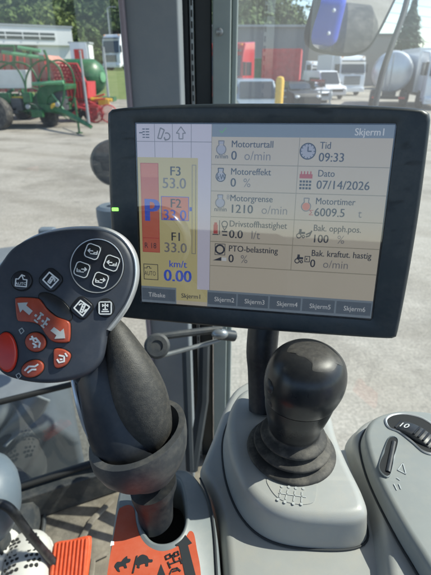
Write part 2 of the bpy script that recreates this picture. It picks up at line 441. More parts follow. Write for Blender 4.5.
tree('light green bushy tree above the left end of the white building', 6, 74, 9, 40, 'leaf_light', 1300)
tree('light green tree rising over the middle of the white building roof', 36, 76, 8, 44, 'leaf_mid', 1400)
tree('round pale tree over the right end of the white building', 64, 74, 8, 42, 'leaf_light', 1500)
tree('mid green tree just right of the white building', 84, 78, 20, 32, 'leaf_mid', 1200)
tree('low light green tree in front of the red-roofed house', 110, 74, 43, 24, 'leaf_light', 900)
tree('dark green tree between the red-roofed house and the cab pillar', 120, 90, 16, 30, 'leaf_dark', 1000)
tree('small rounded tree beneath the red-roofed house', 97, 70, 50, 18, 'leaf_mid', 600)
tree('low green tree at the far right edge of the yard', 420, 75, 44, 30, 'leaf_dark', 900, 'trees behind the tankers')
tree('smaller blurred tree to the left of the tall spruce', 362, 85, 48, 26, 'leaf_dark', 700, 'trees behind the tankers')
tree('low tree right beside the tall spruce', 402, 80, 46, 22, 'leaf_mid', 700, 'trees behind the tankers')
# tall spruce on the right
def spruce(label, px, y, top, wpx):
    p = Y(px, 69, y); H = Y(px, top, y).z; t = thing('spruce_tree', label, 'tree', (p.x, y, 0)); rg = random.Random(5)
    MB().tube([(p.x, y, 0), (p.x, y, H*.98)], [.3, .03]).build('trunk', 'trunk', t)
    c = MB(); w0 = wpx/FPX*y*.9/2
    for k in range(46):
        f = k/46; z = H*(.12+.87*f); r = w0*(1-f)**.8*rg.uniform(.75, 1.15)+.1
        for q in range(11):
            a = rg.uniform(0, 6.28); rr = r*rg.uniform(.6, 1.1); d = Vector((math.cos(a), math.sin(a), 0)); s = Vector((-d.y, d.x, 0))
            for u in (.3, .6, .9):
                o = Vector((p.x, y, z))+d*rr*u-Vector((0, 0, rr*u*.45)); ww = .35*(1.2-u)+.12
                c.add([o-s*ww, o+d*rr*.4-Vector((0, 0, .35)), o+s*ww, o+Vector((0, 0, .12))], [(0, 1, 2, 3)])
                c.add([o-s*ww*.6-Vector((0, 0, .4)), o+s*ww*.6-Vector((0, 0, .35)), o+s*ww*.5, o-s*ww*.5], [(0, 1, 2, 3)])
    c.build('crown', 'leaf_spruce', t, smooth=False)
spruce('tall dark pointed spruce against the pale sky on the right', 403, 62, -3, 52)

# grass bank on the left
g0 = [Y(104, 78, 46), Y(130, 78, 46)]
structure(MB().loft([[V(-16.5, 40, .004), V(-4, 40, .004)], [V(-20, 56, 1.9), V(-8, 56, 1.9)], [V(-22, 59, 2.1), V(-8, 59, 2.1)], [V(-30, 78, 2.2), V(-10, 78, 2.2)]], False, False, False).build('grass_verge', 'grass'))

# ---------------------------------------------------------------- buildings
def slab(mb, a, b, z0, z1, th, off=0):
    """upright slab from a to b (xy), thickness th behind, off = proud towards the camera"""
    a = V(a[0], a[1], 0); b = V(b[0], b[1], 0); d = (b-a).normalized(); n = V(d.y, -d.x, 0)
    if n.y > 0: n = -n
    q = [a+n*off, b+n*off, b+n*off-n*th, a+n*off-n*th]
    return mb.loft([[V(p.x, p.y, z0) for p in q], [V(p.x, p.y, z1) for p in q]])
B1 = Y(71, 28, 62); B0 = V(-44, 47, 0)
zt = B1.z; zb = Y(68, 46, 62).z
t = thing('office_building', 'long white flat-roofed building with dark window strip on the far left', 'building', (B0.x, B0.y, 0))
slab(MB(), B0, B1, zb, zt, 9).build('upper_storey', 'wall_white', t, bevel=.05)
d = (V(B1.x, B1.y, 0)-V(B0.x, B0.y, 0)).normalized()
L = (V(B1.x, B1.y, 0)-V(B0.x, B0.y, 0)).length
def bp(s): return V(B0.x, B0.y, 0)+d*(L*s)
ft = slab(MB(), bp(.05), bp(.93), zb+(zt-zb)*.30, zb+(zt-zb)*.68, .12, .06).build('window_strip', 'window_dark', t, smooth=False)
mm = MB()
for k in range(14): slab(mm, bp(.05+.063*k), bp(.053+.063*k), zb+(zt-zb)*.30, zb+(zt-zb)*.68, .1, .12)
slab(mm, bp(.05), bp(.93), zb+(zt-zb)*.47, zb+(zt-zb)*.53, .1, .13)
mm.build('mullions', 'wall_white', ft, smooth=False)
slab(MB(), bp(-.01), bp(1.005), zt, zt+.18, 9.2, .1).build('roof_edge', 'pole_grey', t)
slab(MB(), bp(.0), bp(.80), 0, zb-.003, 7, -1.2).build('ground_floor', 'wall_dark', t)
slab(MB(), bp(.86), bp(.99), 0, zb-.003, 3, -.4).build('end_wall', 'wall_white', t)

def house(label, px, y, top, wpx, zb):
    p = Y(px, 50, y); w2 = wpx/FPX*y*.9/2; h = Y(px, top, y).z
    t = thing('house', label, 'house', (p.x, y, zb), .35)
    wl = MB().box((0, 0, (h-zb)*.28), (w2*1.8, w2*1.5, (h-zb)*.56)).build('wall', 'wall_white', t, world=False)
    z1 = (h-zb)*.56; z2 = h-zb
    MB().add([(-w2, -w2*.9, z1), (w2, -w2*.9, z1), (w2, w2*.9, z1), (-w2, w2*.9, z1), (-w2, 0, z2), (w2, 0, z2)], [(0, 1, 5, 4), (2, 3, 4, 5), (0, 4, 3), (1, 2, 5), (0, 3, 2, 1)]).build('roof', 'roof_red', t, smooth=False, world=False)
    for k in (-.5, 0, .5): MB().box((w2*k*1.2, -w2*.76, z1*.5), (w2*.25, .1, z1*.4)).build('window', 'window_dark', t, world=False)
hz = Y(98, 46, 92).z
house('white house with a red tiled roof half hidden on the hillside', 98, 92, 30, 18, hz)

t = thing('kiosk', 'small white box building beside the red and white sign', 'building', (Y(83, 60, 50).x, 50, 0))
zk = Y(83, 44, 50).z
MB().box((0, 0, zk/2), (1.9, 1.6, zk)).build('wall', 'wall_white', t, world=False, bevel=.04)
MB().box((0, 0, zk+.08), (2.1, 1.8, .15)).build('roof', 'pole_grey', t, world=False)
MB().box((.1, -.81, zk*.45), (1.2, .06, zk*.4)).build('window', 'window_dark', t, world=False)

t = thing('warehouse', 'long grey clad warehouse behind the red trucks', 'building', (Y(270, 60, 66).x, 66, 0))
zw = Y(270, 27, 66).z; xa = Y(205, 60, 66).x; xb = Y(304, 60, 66).x
MB().box(((xa+xb)/2, 71, zw/2), (xb-xa, 10, zw)).build('wall', 'cladding_grey', t)
MB().box(((xa+xb)/2, 70.9, zw+.12), (xb-xa+.4, 10.6, .24)).build('roof_edge', 'pole_grey', t)
t = thing('shed', 'lower brown-grey shed to the right of the grey warehouse', 'building', (Y(360, 60, 70).x, 70, 0))
zw = Y(340, 33, 70).z*.96; xa = xb+.15; xb2 = Y(391, 60, 70).x
MB().box(((xa+xb2)/2, 74, zw/2), (xb2-xa, 8, zw)).build('wall', 'cladding_brown', t)
MB().box(((xa+xb2)/2, 73.9, zw+.1), (xb2-xa+.3, 8.5, .2)).build('roof_edge', 'wall_dark', t)

# ---------------------------------------------------------------- poles, wires, sign
def pole(label, px, y, top, r=.05, lamp=False, m='pole_grey'):
    p = Y(px, 69, y); H = Y(px, top, y).z
    t = thing('lamp_post' if lamp else 'pole', label, 'pole', (p.x, y, 0), group='thin poles on the left')
    MB().tube([(0, 0, 0), (0, 0, H)], [r*1.2, r*.8]).build('post', m, t, world=False)
    MB().lathe([(r*2.4, 0), (r*2.4, .05), (r*1.3, .08)], (0, 0, 0), seg=16).build('foot', m, t, world=False)
    if lamp: MB().tube([(0, 0, H-.05), (.25, 0, H+.12), (.7, 0, H+.14)], .04).box((.9, 0, H+.13), (.5, .2, .09)).build('lamp_head', m, t, world=False)
    else: MB().lathe([(r, 0), (r*1.1, .04), (.001, .07)], (0, 0, H), seg=12).build('cap', m, t, world=False)
pole('thin pale pole standing in front of the red implement', 82, 21, 52, .055)
pole('white pole left of the parked white truck', 105.5, 34, 48, .08)
pole('tall street lamp on the slope above the white truck', 113, 70, 8, .09, True)
a = thing('power_line', 'overhead wires crossing the pale sky at upper right', 'power line', (40, 60, 8))
for (x0, y0, x1, y1) in ((230, -12, 431, 16), (250, -22, 440, 8), (300, 8, 440, 27), (300, 25, 445, 41)):
    p0 = Y(x0, y0, 58); p1 = Y(x1+60, y1+8, 54); mid = (p0+p1)/2-V(0, 0, .25)
    MB().tube(cr([p0, mid, p1], 8, False), .022, 5).build('wire', 'dark_steel', a)
p = Y(80, 60, 40); t = thing('road_sign', 'white sign with a red emblem by the kiosk', 'sign', (p.x, 40, 0))
zs = Y(80, 44, 40).z
MB().tube([(0, 0, 0), (0, 0, zs)], .06).build('post', 'pole_grey', t, world=False)
bd = MB().box((0, -.08, zs-.75), (1.35, .08, 1.7)).build('board', 'truck_white', t, world=False, bevel=.01)
MB().box((0, -.135, zs-.75), (.75, .02, .75)).build('emblem', 'sign_red', bd, world=False)

# ---------------------------------------------------------------- vehicles
def wheel(mb, c, r, w_, seg=28):
    mb.lathe([(r*.55, -w_/2), (r*.93, -w_/2), (r, -w_*.35), (r, w_*.35), (r*.93, w_/2), (r*.55, w_/2)], c, (1, 0, 0), seg)
def add_wheel(t, c, r, w_, rim='rim_grey'):
    m = MB(); wheel(m, c, r, w_); o = m.build('wheel', 'tyre', t, world=False)
    MB().lathe([(r*.2, -w_*.42), (r*.56, -w_*.44), (r*.56, w_*.44), (r*.2, w_*.42)], c, (1, 0, 0), 20).build('rim', rim, o, world=False)
def truck(label, x, y, rz, paint, H=3.5, cargo=None, cat='truck'):
    """heavy lorry, front faces -Y before rotation, origin at the front axle"""
    t = thing('lorry', label, cat, (x, y, 0), rz, group='lorries parked across the yard')
    w_ = 2.5
    prof = [(-1.35, .45), (-1.42, 1.2), (-1.38, 1.75), (-1.12, H-.55), (-.75, H), (.9, H+.12), (.95, .95), (.55, .9), (.45, 1.05), (-.45, 1.05), (-.6, .45)]
    MB().loft([[V(-w_/2, a, b) for a, b in prof], [V(w_/2, a, b) for a, b in prof]]).build('cab', paint, t, world=False, bevel=.06)
    MB().loft([[V(s*w_*.46, -1.40, 1.95) for s in (-1, 1)]+[V(s*w_*.44, -1.17, H-.68) for s in (1, -1)], [V(s*w_*.46, -1.30, 1.95) for s in (-1, 1)]+[V(s*w_*.44, -1.07, H-.68) for s in (1, -1)]]).build('windscreen', 'window_dark', t, world=False)
    gm = MB()
    for k in range(6): gm.box((0, -1.44, 1.02+.13*k), (w_*.62, .08, .07))
    gm.build('grille', 'truck_dark', t, world=False)
    MB().box((0, -1.42, .55), (w_*1.0, .34, .42)).build('bumper', paint if paint == 'truck_white' else 'truck_dark', t, world=False, bevel=.05)
    for s in (-1, 1):
        MB().ell((s*.98, -1.58, .6), (.22, .08, .12), 12).build('headlight', 'lens', t, world=False)
        MB().box((s*1.36, -1.2, 2.35), (.14, .14, .75)).box((s*1.3, -1.15, 2.7), (.16, .06, .05)).build('wing_mirror', 'truck_dark', t, world=False, bevel=.03)
        MB().box((s*1.255, -.15, 2.35), (.04, .95, .75)).build('side_window', 'window_dark', t, world=False, bevel=.02)
        add_wheel(t, (s*1.08, 0, .5), .5, .32)
        add_wheel(t, (s*1.08, 4.2, .5), .5, .5)
    MB().box((0, -1.60, .62), (.52, .02, .12)).build('number_plate', 'lens', t, world=False)
    for s in (-1, 1):
        MB().box((s*1.02, -.95+.0, H-.08), (.16, .12, .09)).build('marker_lamp', 'amber', t, world=False)
        MB().box((s*1.252, -.72, 1.75), (.02, .03, 1.4)).build('door_seam', 'truck_dark', t, world=False)
        MB().box((s*1.2, -.75, .62), (.2, .5, .06)).build('step', 'truck_dark', t, world=False)
        MB().box((s*.62, -1.415, 1.88), (.9, .03, .03)).build('wiper', 'truck_dark', t, world=False)
    MB().box((0, -1.33, H-.42), (w_*.9, .28, .1)).build('sun_visor', 'truck_dark', t, world=False)
    MB().box((0, 3.2, .75), (.9, 6.0, .3)).build('chassis', 'truck_dark', t, world=False)
    if cargo == 'tank':
        MB().lathe([(.3, 0), (1.0, .04), (1.2, .2), (1.22, 5), (1.0, 5.2), (.3, 5.25)], (0, 1.3, 2.25), (0, 1, 0), 32).build('tank', 'tank_silver', t, world=False)
    elif cargo:
        MB().box((0, 4.0, 2.25), (2.5, 5.2, 2.7)).build('box_body', cargo, t, world=False, bevel=.04)
    return t
def tx(px, y): return Y(px, 80, y).x
truck('white lorry facing the cab, just under the round mirror', tx(347, 47), 47, R(4), 'truck_white', 3.4, 'truck_white')
truck('white lorry cut off by the right edge of the photo', tx(441, 31), 31, R(-8), 'truck_white', 3.3, 'truck_white')
truck('red lorry cab next to the cab pillar, front turned left', tx(231, 31), 31, R(-24), 'truck_red', 3.75, None)
truck('white lorry parked on the far left beyond the green verge', tx(118, 60), 61, R(-22), 'truck_white', 3.9, 'truck_white').location.z = 2.1
truck('white lorry with blue beacons standing further behind, left of the mirror', tx(317, 56), 56, R(8), 'truck_white', 3.0, None)
# red dropside lorry seen from behind
y0 = 36; x0 = tx(282, y0)
t = thing('dropside_lorry', 'red open lorry body beside the red cab', 'truck', (x0, y0, 0), R(-11), group='lorries parked across the yard')
MB().box((0, 0, 1.0), (2.4, 5.5, .2)).box((0, .5, .8), (.9, 5, .25)).build('bed', 'truck_dark', t, world=False)
zt2 = Y(282, 50, y0).z
mb = MB()
mb.box((0, -2.7, 1.1+(zt2-1.1)/2), (2.6, .1, zt2-1.1)).box((-1.28, 0, 1.1+(zt2-1.1)/2), (.08, 5.4, zt2-1.1)).box((1.28, 0, 1.1+(zt2-1.1)/2), (.08, 5.4, zt2-1.1))
for k in range(5): mb.box((-1.05+.525*k, -2.78, 1.1+(zt2-1.1)/2), (.09, .08, zt2-1.1))
mb.build('side_panels', 'machine_red', t, world=False)
for s in (-1, 1):
    add_wheel(t, (s*1.0, -1.6, .5), .5, .5)
    MB().box((s*.9, -2.82, .85), (.4, .08, .16)).build('tail_light', 'sign_red', t, world=False)
# silver tanker seen from behind
y0 = 32; c = Y(392, 74, y0)
t = thing('tanker', 'round white tank trailer seen from behind, left of the right-hand lorry', 'tanker', (c.x, y0, 0), -math.atan2(c.x, y0))
MB().lathe([(.2, -.12), (.85, -.05), (1.18, .12), (1.25, .3), (1.25, 6), (1, 6.2)], (0, 0, 2.15), (0, 1, 0), 36).build('tank', 'tank_silver', t, world=False)
MB().lathe([(1.27, 0), (1.29, .03), (1.29, .12), (1.27, .15)], (0, .4, 2.15), (0, 1, 0), 36).build('rim_band', 'truck_white', t, world=False)
MB().box((0, 2.5, .85), (.9, 6, .25)).box((0, -.1, .6), (2.3, .12, .2)).build('chassis', 'truck_dark', t, world=False)
for s in (-1, 1):
    add_wheel(t, (s*1.0, .8, .5), .5, .45); add_wheel(t, (s*1.0, 2.1, .5), .5, .45)
    MB().box((s*.85, -.2, .6), (.4, .06, .12)).build('tail_light', 'sign_red', t, world=False)
MB().tube([(-.35, -.18, .8), (-.35, -.2, 3.2)], .03).tube([(-.05, -.18, .8), (-.05, -.2, 3.2)], .03).build('ladder', 'pole_grey', t, world=False)

# blue-grey van in front of the red lorry
def van(label, x, y, rz, paint, L_=4.6, H=1.95, w_=1.95):
    t = thing('van', label, 'van', (x, y, 0), rz)
    prof = [(-L_/2, .35), (-L_/2-.02, .75), (-L_/2+.12, 1.0), (-L_/2+1.05, 1.15), (-L_/2+1.7, H-.05), (-L_/2+2.2, H), (L_/2-.1, H-.02), (L_/2, 1.1), (L_/2, .35)]
    MB().loft([[V(s*w_/2*(1 if b < 1.2 else .88), a, b) for a, b in prof] for s in (-1, 1)]).build('body', paint, t, world=False, bevel=.05)
    MB().loft([[V(s*w_*.42, -L_/2+1.1, 1.2) for s in (-1, 1)]+[V(s*w_*.38, -L_/2+1.62, H-.12) for s in (1, -1)], [V(s*w_*.42, -L_/2+1.0, 1.22) for s in (-1, 1)]+[V(s*w_*.38, -L_/2+1.52, H-.1) for s in (1, -1)]]).build('windscreen', 'window_dark', t, world=False)
    MB().box((0, -L_/2-.02, .72), (w_*.62, .06, .2)).build('grille', 'truck_dark', t, world=False)
    for s in (-1, 1):
        MB().ell((s*w_*.38, -L_/2+.02, .82), (.17, .1, .09), 12).build('headlight', 'lens', t, world=False)
        MB().box((s*(w_/2+.1), -L_/2+1.35, 1.25), (.2, .1, .16)).build('wing_mirror', 'truck_dark', t, world=False, bevel=.03)
        MB().box((s*(w_/2-.05), -.1, 1.45), (.06, 1.9, .4)).build('side_window', 'window_dark', t, world=False)
        for yy in (-L_/2+.85, L_/2-.85): add_wheel(t, (s*(w_/2-.12), yy, .34), .34, .22)
van('blue-grey van below the red lorry cab, behind the monitor edge', tx(256, 21), 22.5, R(6), 'car_bluegrey')
van('small silver car between the yellow post and the white lorry', tx(310, 34), 35, R(20), 'tank_silver', 4.2, 1.5, 1.8)
van('dark grey car parked just right of the yellow post', tx(298, 30), 31, R(14), 'truck_dark', 4.3, 1.6, 1.85)
van('white van between the silver car and the white lorry under the mirror', tx(329, 40), 42, R(15), 'truck_white', 4.9, 2.2, 1.95)
# yellow post
p = Y(277, 90, 20); zt3 = Y(277, 76, 20).z
t = thing('marker_post', 'bright yellow upright post in front of the blue-grey van', 'post', (p.x, 19.2, 0))
MB().lathe([(.17, 0), (.17, zt3-.15), (.13, zt3-.03), (.03, zt3)], (0, 0, 0), seg=20).build('post', 'machine_yellow', t, world=False)
MB().lathe([(.3, 0), (.3, .06), (.2, .12)], (0, 0, 0), seg=20).build('foot', 'dark_steel', t, world=False)
# green implement & clutter behind
y0 = 40; t = thing('green_container', 'small green skip behind the red lorries', 'skip', (tx(263, y0), y0+4, 0))
MB().loft([[V(-1.6, -1, .2), V(1.6, -1, .2), V(1.6, 1, .2), V(-1.6, 1, .2)], [V(-2, -1.2, 3.1), V(2, -1.2, 3.1), V(2, 1.2, 3.1), V(-2, 1.2, 3.1)]]).build('body', 'machine_green', t, world=False)
MB().tube([(-2.03, -1.23, 3.1), (2.03, -1.23, 3.1), (2.03, 1.23, 3.1), (-2.03, 1.23, 3.1), (-2.03, -1.23, 3.1)], .06).build('rim', 'machine_green', t, world=False)
# fence with posts, right middle
t = thing('yard_fence', 'grey post and rail fence between the parked lorries', 'fence', (tx(312, 30), 30, 0))
xf0, xf1 = tx(283, 30), tx(332, 30)
for k in range(6):
    x = xf0+(xf1-xf0)*k/5
    MB().box((x, 30, .6), (.09, .09, 1.2)).build('post', 'pole_grey', t)
mb = MB()
for z in (.35, .75, 1.12): mb.box(((xf0+xf1)/2, 29.93, z), (xf1-xf0+.2, .04, .1))
mb.build('rails', 'pole_grey', t)

# ---------------------------------------------------------------- farm machines on the left
def arc(c, r, a0, a1, axis='x', n=14, sx=1):
    return [V(c[0]+r*sx*math.cos(R(a0+(a1-a0)*k/n)), c[1], c[2]+r*math.sin(R(a0+(a1-a0)*k/n))) for k in range(n+1)]
yg = 20.5
def q(px, py, y=yg): return Y(px, py, y)
org = q(20, 100); t = thing('bale_wrapper', 'green farm machine with tall curved hoops and a drawbar', 'farm machine', (org.x, yg, 0))
for dy in (0, 1.6):
    MB().tube(cr([q(-22, 92)+V(0, dy, 0), q(-20, 72)+V(0, dy, 0), q(-4, 62)+V(0, dy, 0), q(14, 66)+V(0, dy, 0), q(24, 82)+V(0, dy, 0), q(27, 100)+V(0, dy, 0)], 6, False), .042).build('hoop', 'machine_green', t)
    MB().tube(cr([q(26, 100)+V(0, dy, 0), q(26, 78)+V(0, dy, 0), q(34, 64)+V(0, dy, 0), q(48, 60)+V(0, dy, 0), q(60, 70)+V(0, dy, 0), q(64, 92)+V(0, dy, 0), q(60, 110)+V(0, dy, 0)], 6, False), .042).build('hoop', 'machine_green', t)
for (a, b, dy) in (((2, 52), (44, 58), 0), ((6, 46), (30, 50), 1.2)):
    MB().tube([q(*a)+V(0, dy, 0), q(*b)+V(0, dy, 0)], .085, 6).build('top_rail', 'pale_green', t)
MB().tube([q(44, 50), q(48, 60), q(49, 84)], .06).tube([q(14, 46), q(14, 66)], .05).tube([q(30, 50), q(31, 66)], .05).tube([q(-10, 46), q(14, 46)], .05).build('upright', 'machine_green', t)
MB().add([q(-14, 70)+V(0, .3, 0), q(23, 70)+V(0, .3, 0), q(24, 89)+V(0, .3, 0), q(-14, 89)+V(0, .3, 0), q(-14, 70)+V(0, .9, 0), q(23, 70)+V(0, .9, 0), q(24, 89)+V(0, .9, 0), q(-14, 89)+V(0, .9, 0)], [(0, 1, 2, 3), (7, 6, 5, 4), (0, 4, 5, 1), (1, 5, 6, 2), (2, 6, 7, 3), (3, 7, 4, 0)]).build('grey_panel', 'tank_silver', t, smooth=False, bevel=.03)
# chassis & lower body
c1, c2 = q(-25, 113), q(60, 118)
MB().loft([[V(c1.x, yg-.1, .75), V(c1.x, yg+1.8, .75), V(c1.x, yg+1.8, 1.15), V(c1.x, yg-.1, 1.15)], [V(c2.x, yg-.1, .65), V(c2.x, yg+1.8, .65), V(c2.x, yg+1.8, .95), V(c2.x, yg-.1, .95)]]).build('chassis', 'machine_green', t)
a0 = q(33, 86); a1 = q(65, 83)
mb = MB(); ring0 = [q(33, 112), q(34, 96), q(40, 87), q(50, 84), q(65, 85), q(65, 90), q(55, 92), q(48, 98), q(46, 112)]
mb.loft([ring0, [p+V(0, 1.7, 0) for p in ring0]]).build('engine_cover', 'machine_green', t, bevel=.03)
MB().tube([q(33, 84)-V(0, .1, 0), q(64, 82)-V(0, .1, 0)], .09, 6).build('cover_edge', 'pale_green', t)
MB().box((q(52, 101).x, yg+.6, q(52, 101).z), (.75, 1.0, .9)).build('gearbox', 'dark_steel', t, bevel=.05)
MB().lathe([(.15, 0), (.17, .05), (.14, .12)], q(55, 107)-V(0, .05, 0), (0, -1, 0), 18).build('pulley', 'machine_yellow', t)
rg = random.Random(11); mb = MB()
for k in range(34):
    a = q(rg.uniform(-8, 60), rg.uniform(90, 116))+V(0, rg.uniform(.2, 1.5), 0); b = a+V(rg.uniform(-.7, .7), rg.uniform(-.3, .3), rg.uniform(-.35, .35)); mb.tube([a, b], rg.uniform(.02, .08), 6)
for k in range(11): mb.box(q(2+5*k, 100)+V(0, .3, 0), (.22, .5, .28+.1*(k % 3)))
mb.build('mechanism', 'machine_green', t)
mb = MB()
for k in range(5): mb.tube(cr([q(4+8*k, 92)-V(0, .1, 0), q(7+8*k, 104)-V(0, .25, 0), q(12+8*k, 110)-V(0, .1, 0)], 4, False), .02, 5)
mb.build('hoses', 'truck_dark', t)
def wheel_at(t, px, y, r, w_, rim):
    x = Y(px, 110, y).x
    o = MB().lathe([(r*.5, -w_/2), (r*.9, -w_/2), (r, -w_*.32), (r, w_*.32), (r*.9, w_/2), (r*.5, w_/2)], (x, y, r), (.15, 1, 0), 32).build('wheel', 'tyre', t)
    MB().lathe([(.08, -w_*.46), (r*.5, -w_*.4), (r*.5, w_*.3)], (x, y, r), (.15, 1, 0), 24).build('rim', rim, o)
wheel_at(t, -4, yg-.6, .66, .5, 'rim_grey'); wheel_at(t, -4, yg+2.2, .66, .5, 'rim_grey'); wheel_at(t, 48, yg+.5, .42, .3, 'pale_green')
dA, dB = V(c2.x-.6, yg+.4, .8), G(92, 136)+V(0, 0, .35)
for (a_, b_, w_, h_, m_) in ((8, 97, .5, .35, 'machine_green'), (20, 104, .45, .5, 'dark_steel'), (30, 97, .35, .4, 'machine_green'), (14, 110, .6, .25, 'dark_steel'), (40, 113, .5, .3, 'machine_green')):
    MB().box(q(a_, b_)-V(0, .25, 0), (w_, .3, h_)).build('cover_plate', m_, t, bevel=.03)
for (a_, b_) in ((6, 104), (31, 106), (60, 104)): MB().lathe([(.02, -.06), (.09, -.06), (.1, 0), (.02, .02)], q(a_, b_)-V(0, .35, 0), (0, 1, 0), 16).build('reflector', 'pole_grey', t)
MB().tube([q(-14, 98)-V(0, .2, 0), q(33, 97)-V(0, .2, 0)], .045, 5).build('light_rail', 'hub_yellow', t)
MB().tube([dA, (dA+dB)/2+V(0, 0, .12), dB], [.16, .13, .09], 4).build('drawbar', 'machine_green', t)
jx = dA.lerp(dB, .72)
MB().tube([V(jx.x, jx.y, 0), V(jx.x, jx.y, 1.35)], .045).lathe([(.14, 0), (.14, .03)], (jx.x, jx.y, 0), seg=12).build('jack_stand', 'machine_green', t)
MB().tube([q(52, 94), q(70, 118), dB], .035).build('drive_shaft', 'pale_green', t)
# faded red wagon behind
yw = 24
org = Y(30, 69, yw); t = thing('forage_wagon', 'faded red slatted wagon behind the green hooped machine', 'wagon', (org.x, yw, 0))
a, b, c_, d_ = Y(-30, 52, yw), Y(44, 55, yw), Y(58, 66, yw), Y(50, 92, yw)
e_ = Y(-30, 92, yw)
ringA = [a, b, c_, d_, e_]
MB().loft([ringA, [p+V(0, 2.2, 0) for p in ringA]]).build('body', 'faded_red', t)
mb = MB()
for k in range(12):
    f = k/11; p0 = a.lerp(b, f); p1 = e_.lerp(d_, f); mb.tube([p0-V(0, .05, 0), p1-V(0, .05, 0)], .035, 4)
mb.build('ribs', 'machine_red', t)
xw = Y(10, 69, yw).x
for x in (xw-1.6, xw+.2):
    o = MB().lathe([(.3, -.2), (.5, -.2), (.55, -.1), (.55, .1), (.5, .2), (.3, .2)], (x, yw+.1, .55), (0, 1, 0), 24).build('wheel', 'tyre', t)
    MB().lathe([(.06, -.16), (.3, -.14), (.3, .14)], (x, yw+.1, .55), (0, 1, 0), 20).build('rim', 'hub_yellow', o)
# red implement with lattice
yr = 23
org = Y(72, 69, yr); t = thing('red_implement', 'bright red farm implement with lattice side and ribbed hopper', 'farm machine', (org.x, yr, 0))
def r_(px, py, dy=0): return Y(px, py, yr)+V(0, dy, 0)
mb = MB()
for k in range(9):
    f = k/8; mb.tube([r_(50, 63).lerp(r_(77, 64), f), r_(56, 80).lerp(r_(86, 82), f)], .055, 5)
for k in range(6):
    f = k/5; mb.tube([r_(50, 63).lerp(r_(56, 80), f), r_(77, 64).lerp(r_(86, 82), f)], .05, 5)
mb.build('lattice', 'machine_red', t)
o5 = [r_(66, 82), r_(87, 82), r_(88, 98), r_(69, 98)]
mb = MB().loft([o5, [p+V(0, 1.6, 0) for p in o5]])
mb.build('hopper', 'machine_red', t, smooth=False)
mb = MB()
for k in range(7): mb.tube([o5[0].lerp(o5[1], k/6)-V(0, .05, 0), o5[3].lerp(o5[2], k/6)-V(0, .05, 0)], .045, 4)
mb.build('hopper_ribs', 'sign_red', t)
mb = MB()
for k in range(60):
    a = r_(rg.uniform(60, 98), rg.uniform(98, 112), rg.uniform(-.3, 1.4)); b = a+V(rg.uniform(-.6, .6), rg.uniform(-.3, .3), rg.uniform(-.45, .2)); mb.tube([a, b], rg.uniform(.02, .07), 5)
mb.tube([r_(60, 104), r_(98, 106)], .09, 4).build('frame', 'machine_red', t)
o = MB().lathe([(.2, -.12), (.38, -.12), (.4, 0), (.38, .12), (.2, .12)], (r_(72, 100).x, yr+.2, .4), (0, 1, 0), 20).build('wheel', 'tyre', t)
MB().lathe([(.05, -.1), (.2, -.08), (.2, .08)], (r_(72, 100).x, yr+.2, .4), (0, 1, 0), 20).build('rim', 'machine_yellow', o)
o = MB().lathe([(.2, -.12), (.38, -.12), (.4, 0), (.38, .12), (.2, .12)], (r_(88, 100).x, yr+.2, .4), (0, 1, 0), 20).build('wheel', 'tyre', t)
MB().lathe([(.05, -.1), (.2, -.08), (.2, .08)], (r_(88, 100).x, yr+.2, .4), (0, 1, 0), 20).build('rim', 'machine_yellow', o)
# hay rake with thin tines, yellow beam
org = Y(103, 100, 23); t = thing('hay_rake', 'red tined rake with a yellow beam beside the pillar', 'farm machine', (org.x, 23, 0))
MB().tube([Y(91, 99, 23), Y(112, 100, 23)], .09, 6).box(Y(104, 102, 23), (.5, .3, .28)).build('beam', 'machine_yellow', t)
mb = MB()
for k in range(14):
    a = Y(88+1.7*k, 105, 22.6); mb.tube(cr([a, a+V(.1, -.1, -.35), V(a.x-.05, a.y-.2, .06)], 3, False), .02, 5)
mb.build('tines', 'machine_red', t)
for px in (94, 108): MB().tube(arc((Y(px, 108, 22.5).x, 22.5, .42), .4, 0, 360, n=20), .035, 6).build('rake_wheel', 'machine_red', t)
# green tank
yt = 27; cen = Y(86, 77, yt)
t = thing('slurry_tank', 'dark green slurry tank with a paler domed end behind the red hopper', 'tank trailer', (cen.x, yt, 0))
ax = V(.93, -.37, 0)
rr = 16/FPX*yt*.9
MB().lathe([(rr*.3, -2.2), (rr*.9, -2.0), (rr, -1.7), (rr, .55), (rr*.8, .85), (rr*.42, 1.05), (rr*.3, 1.07)], cen, ax, 32).build('tank', 'machine_green', t)
MB().lathe([(rr*.28, 1.06), (rr*.28, 1.14), (.01, 1.16)], cen, ax, 24).build('hatch', 'pale_green', t)
mb = MB().box((cen.x, yt, .8), (3, .9, .22)); mb.build('chassis', 'machine_green', t)
for dx in (-.9, .3):
    o = MB().lathe([(.3, -.2), (.52, -.2), (.56, -.1), (.56, .1), (.52, .2), (.3, .2)], (cen.x+dx, yt-.8, .56), (0, 1, 0), 24).build('wheel', 'tyre', t)
    MB().lathe([(.06, -.16), (.3, -.14), (.3, .14)], (cen.x+dx, yt-.8, .56), (0, 1, 0), 20).build('rim', 'pale_green', o)

# ================================================================ TRACTOR CAB
cab = thing('tractor_cab', 'grey tractor cab with wide front pillar, tinted windows and dusty floor', 'tractor cab', (0, .9, 1.15))
ZF = EYE-1.2            # cab floor
ZR = EYE+.62            # cab roof
def vx(px, py, y): return Y(px, py, y).x
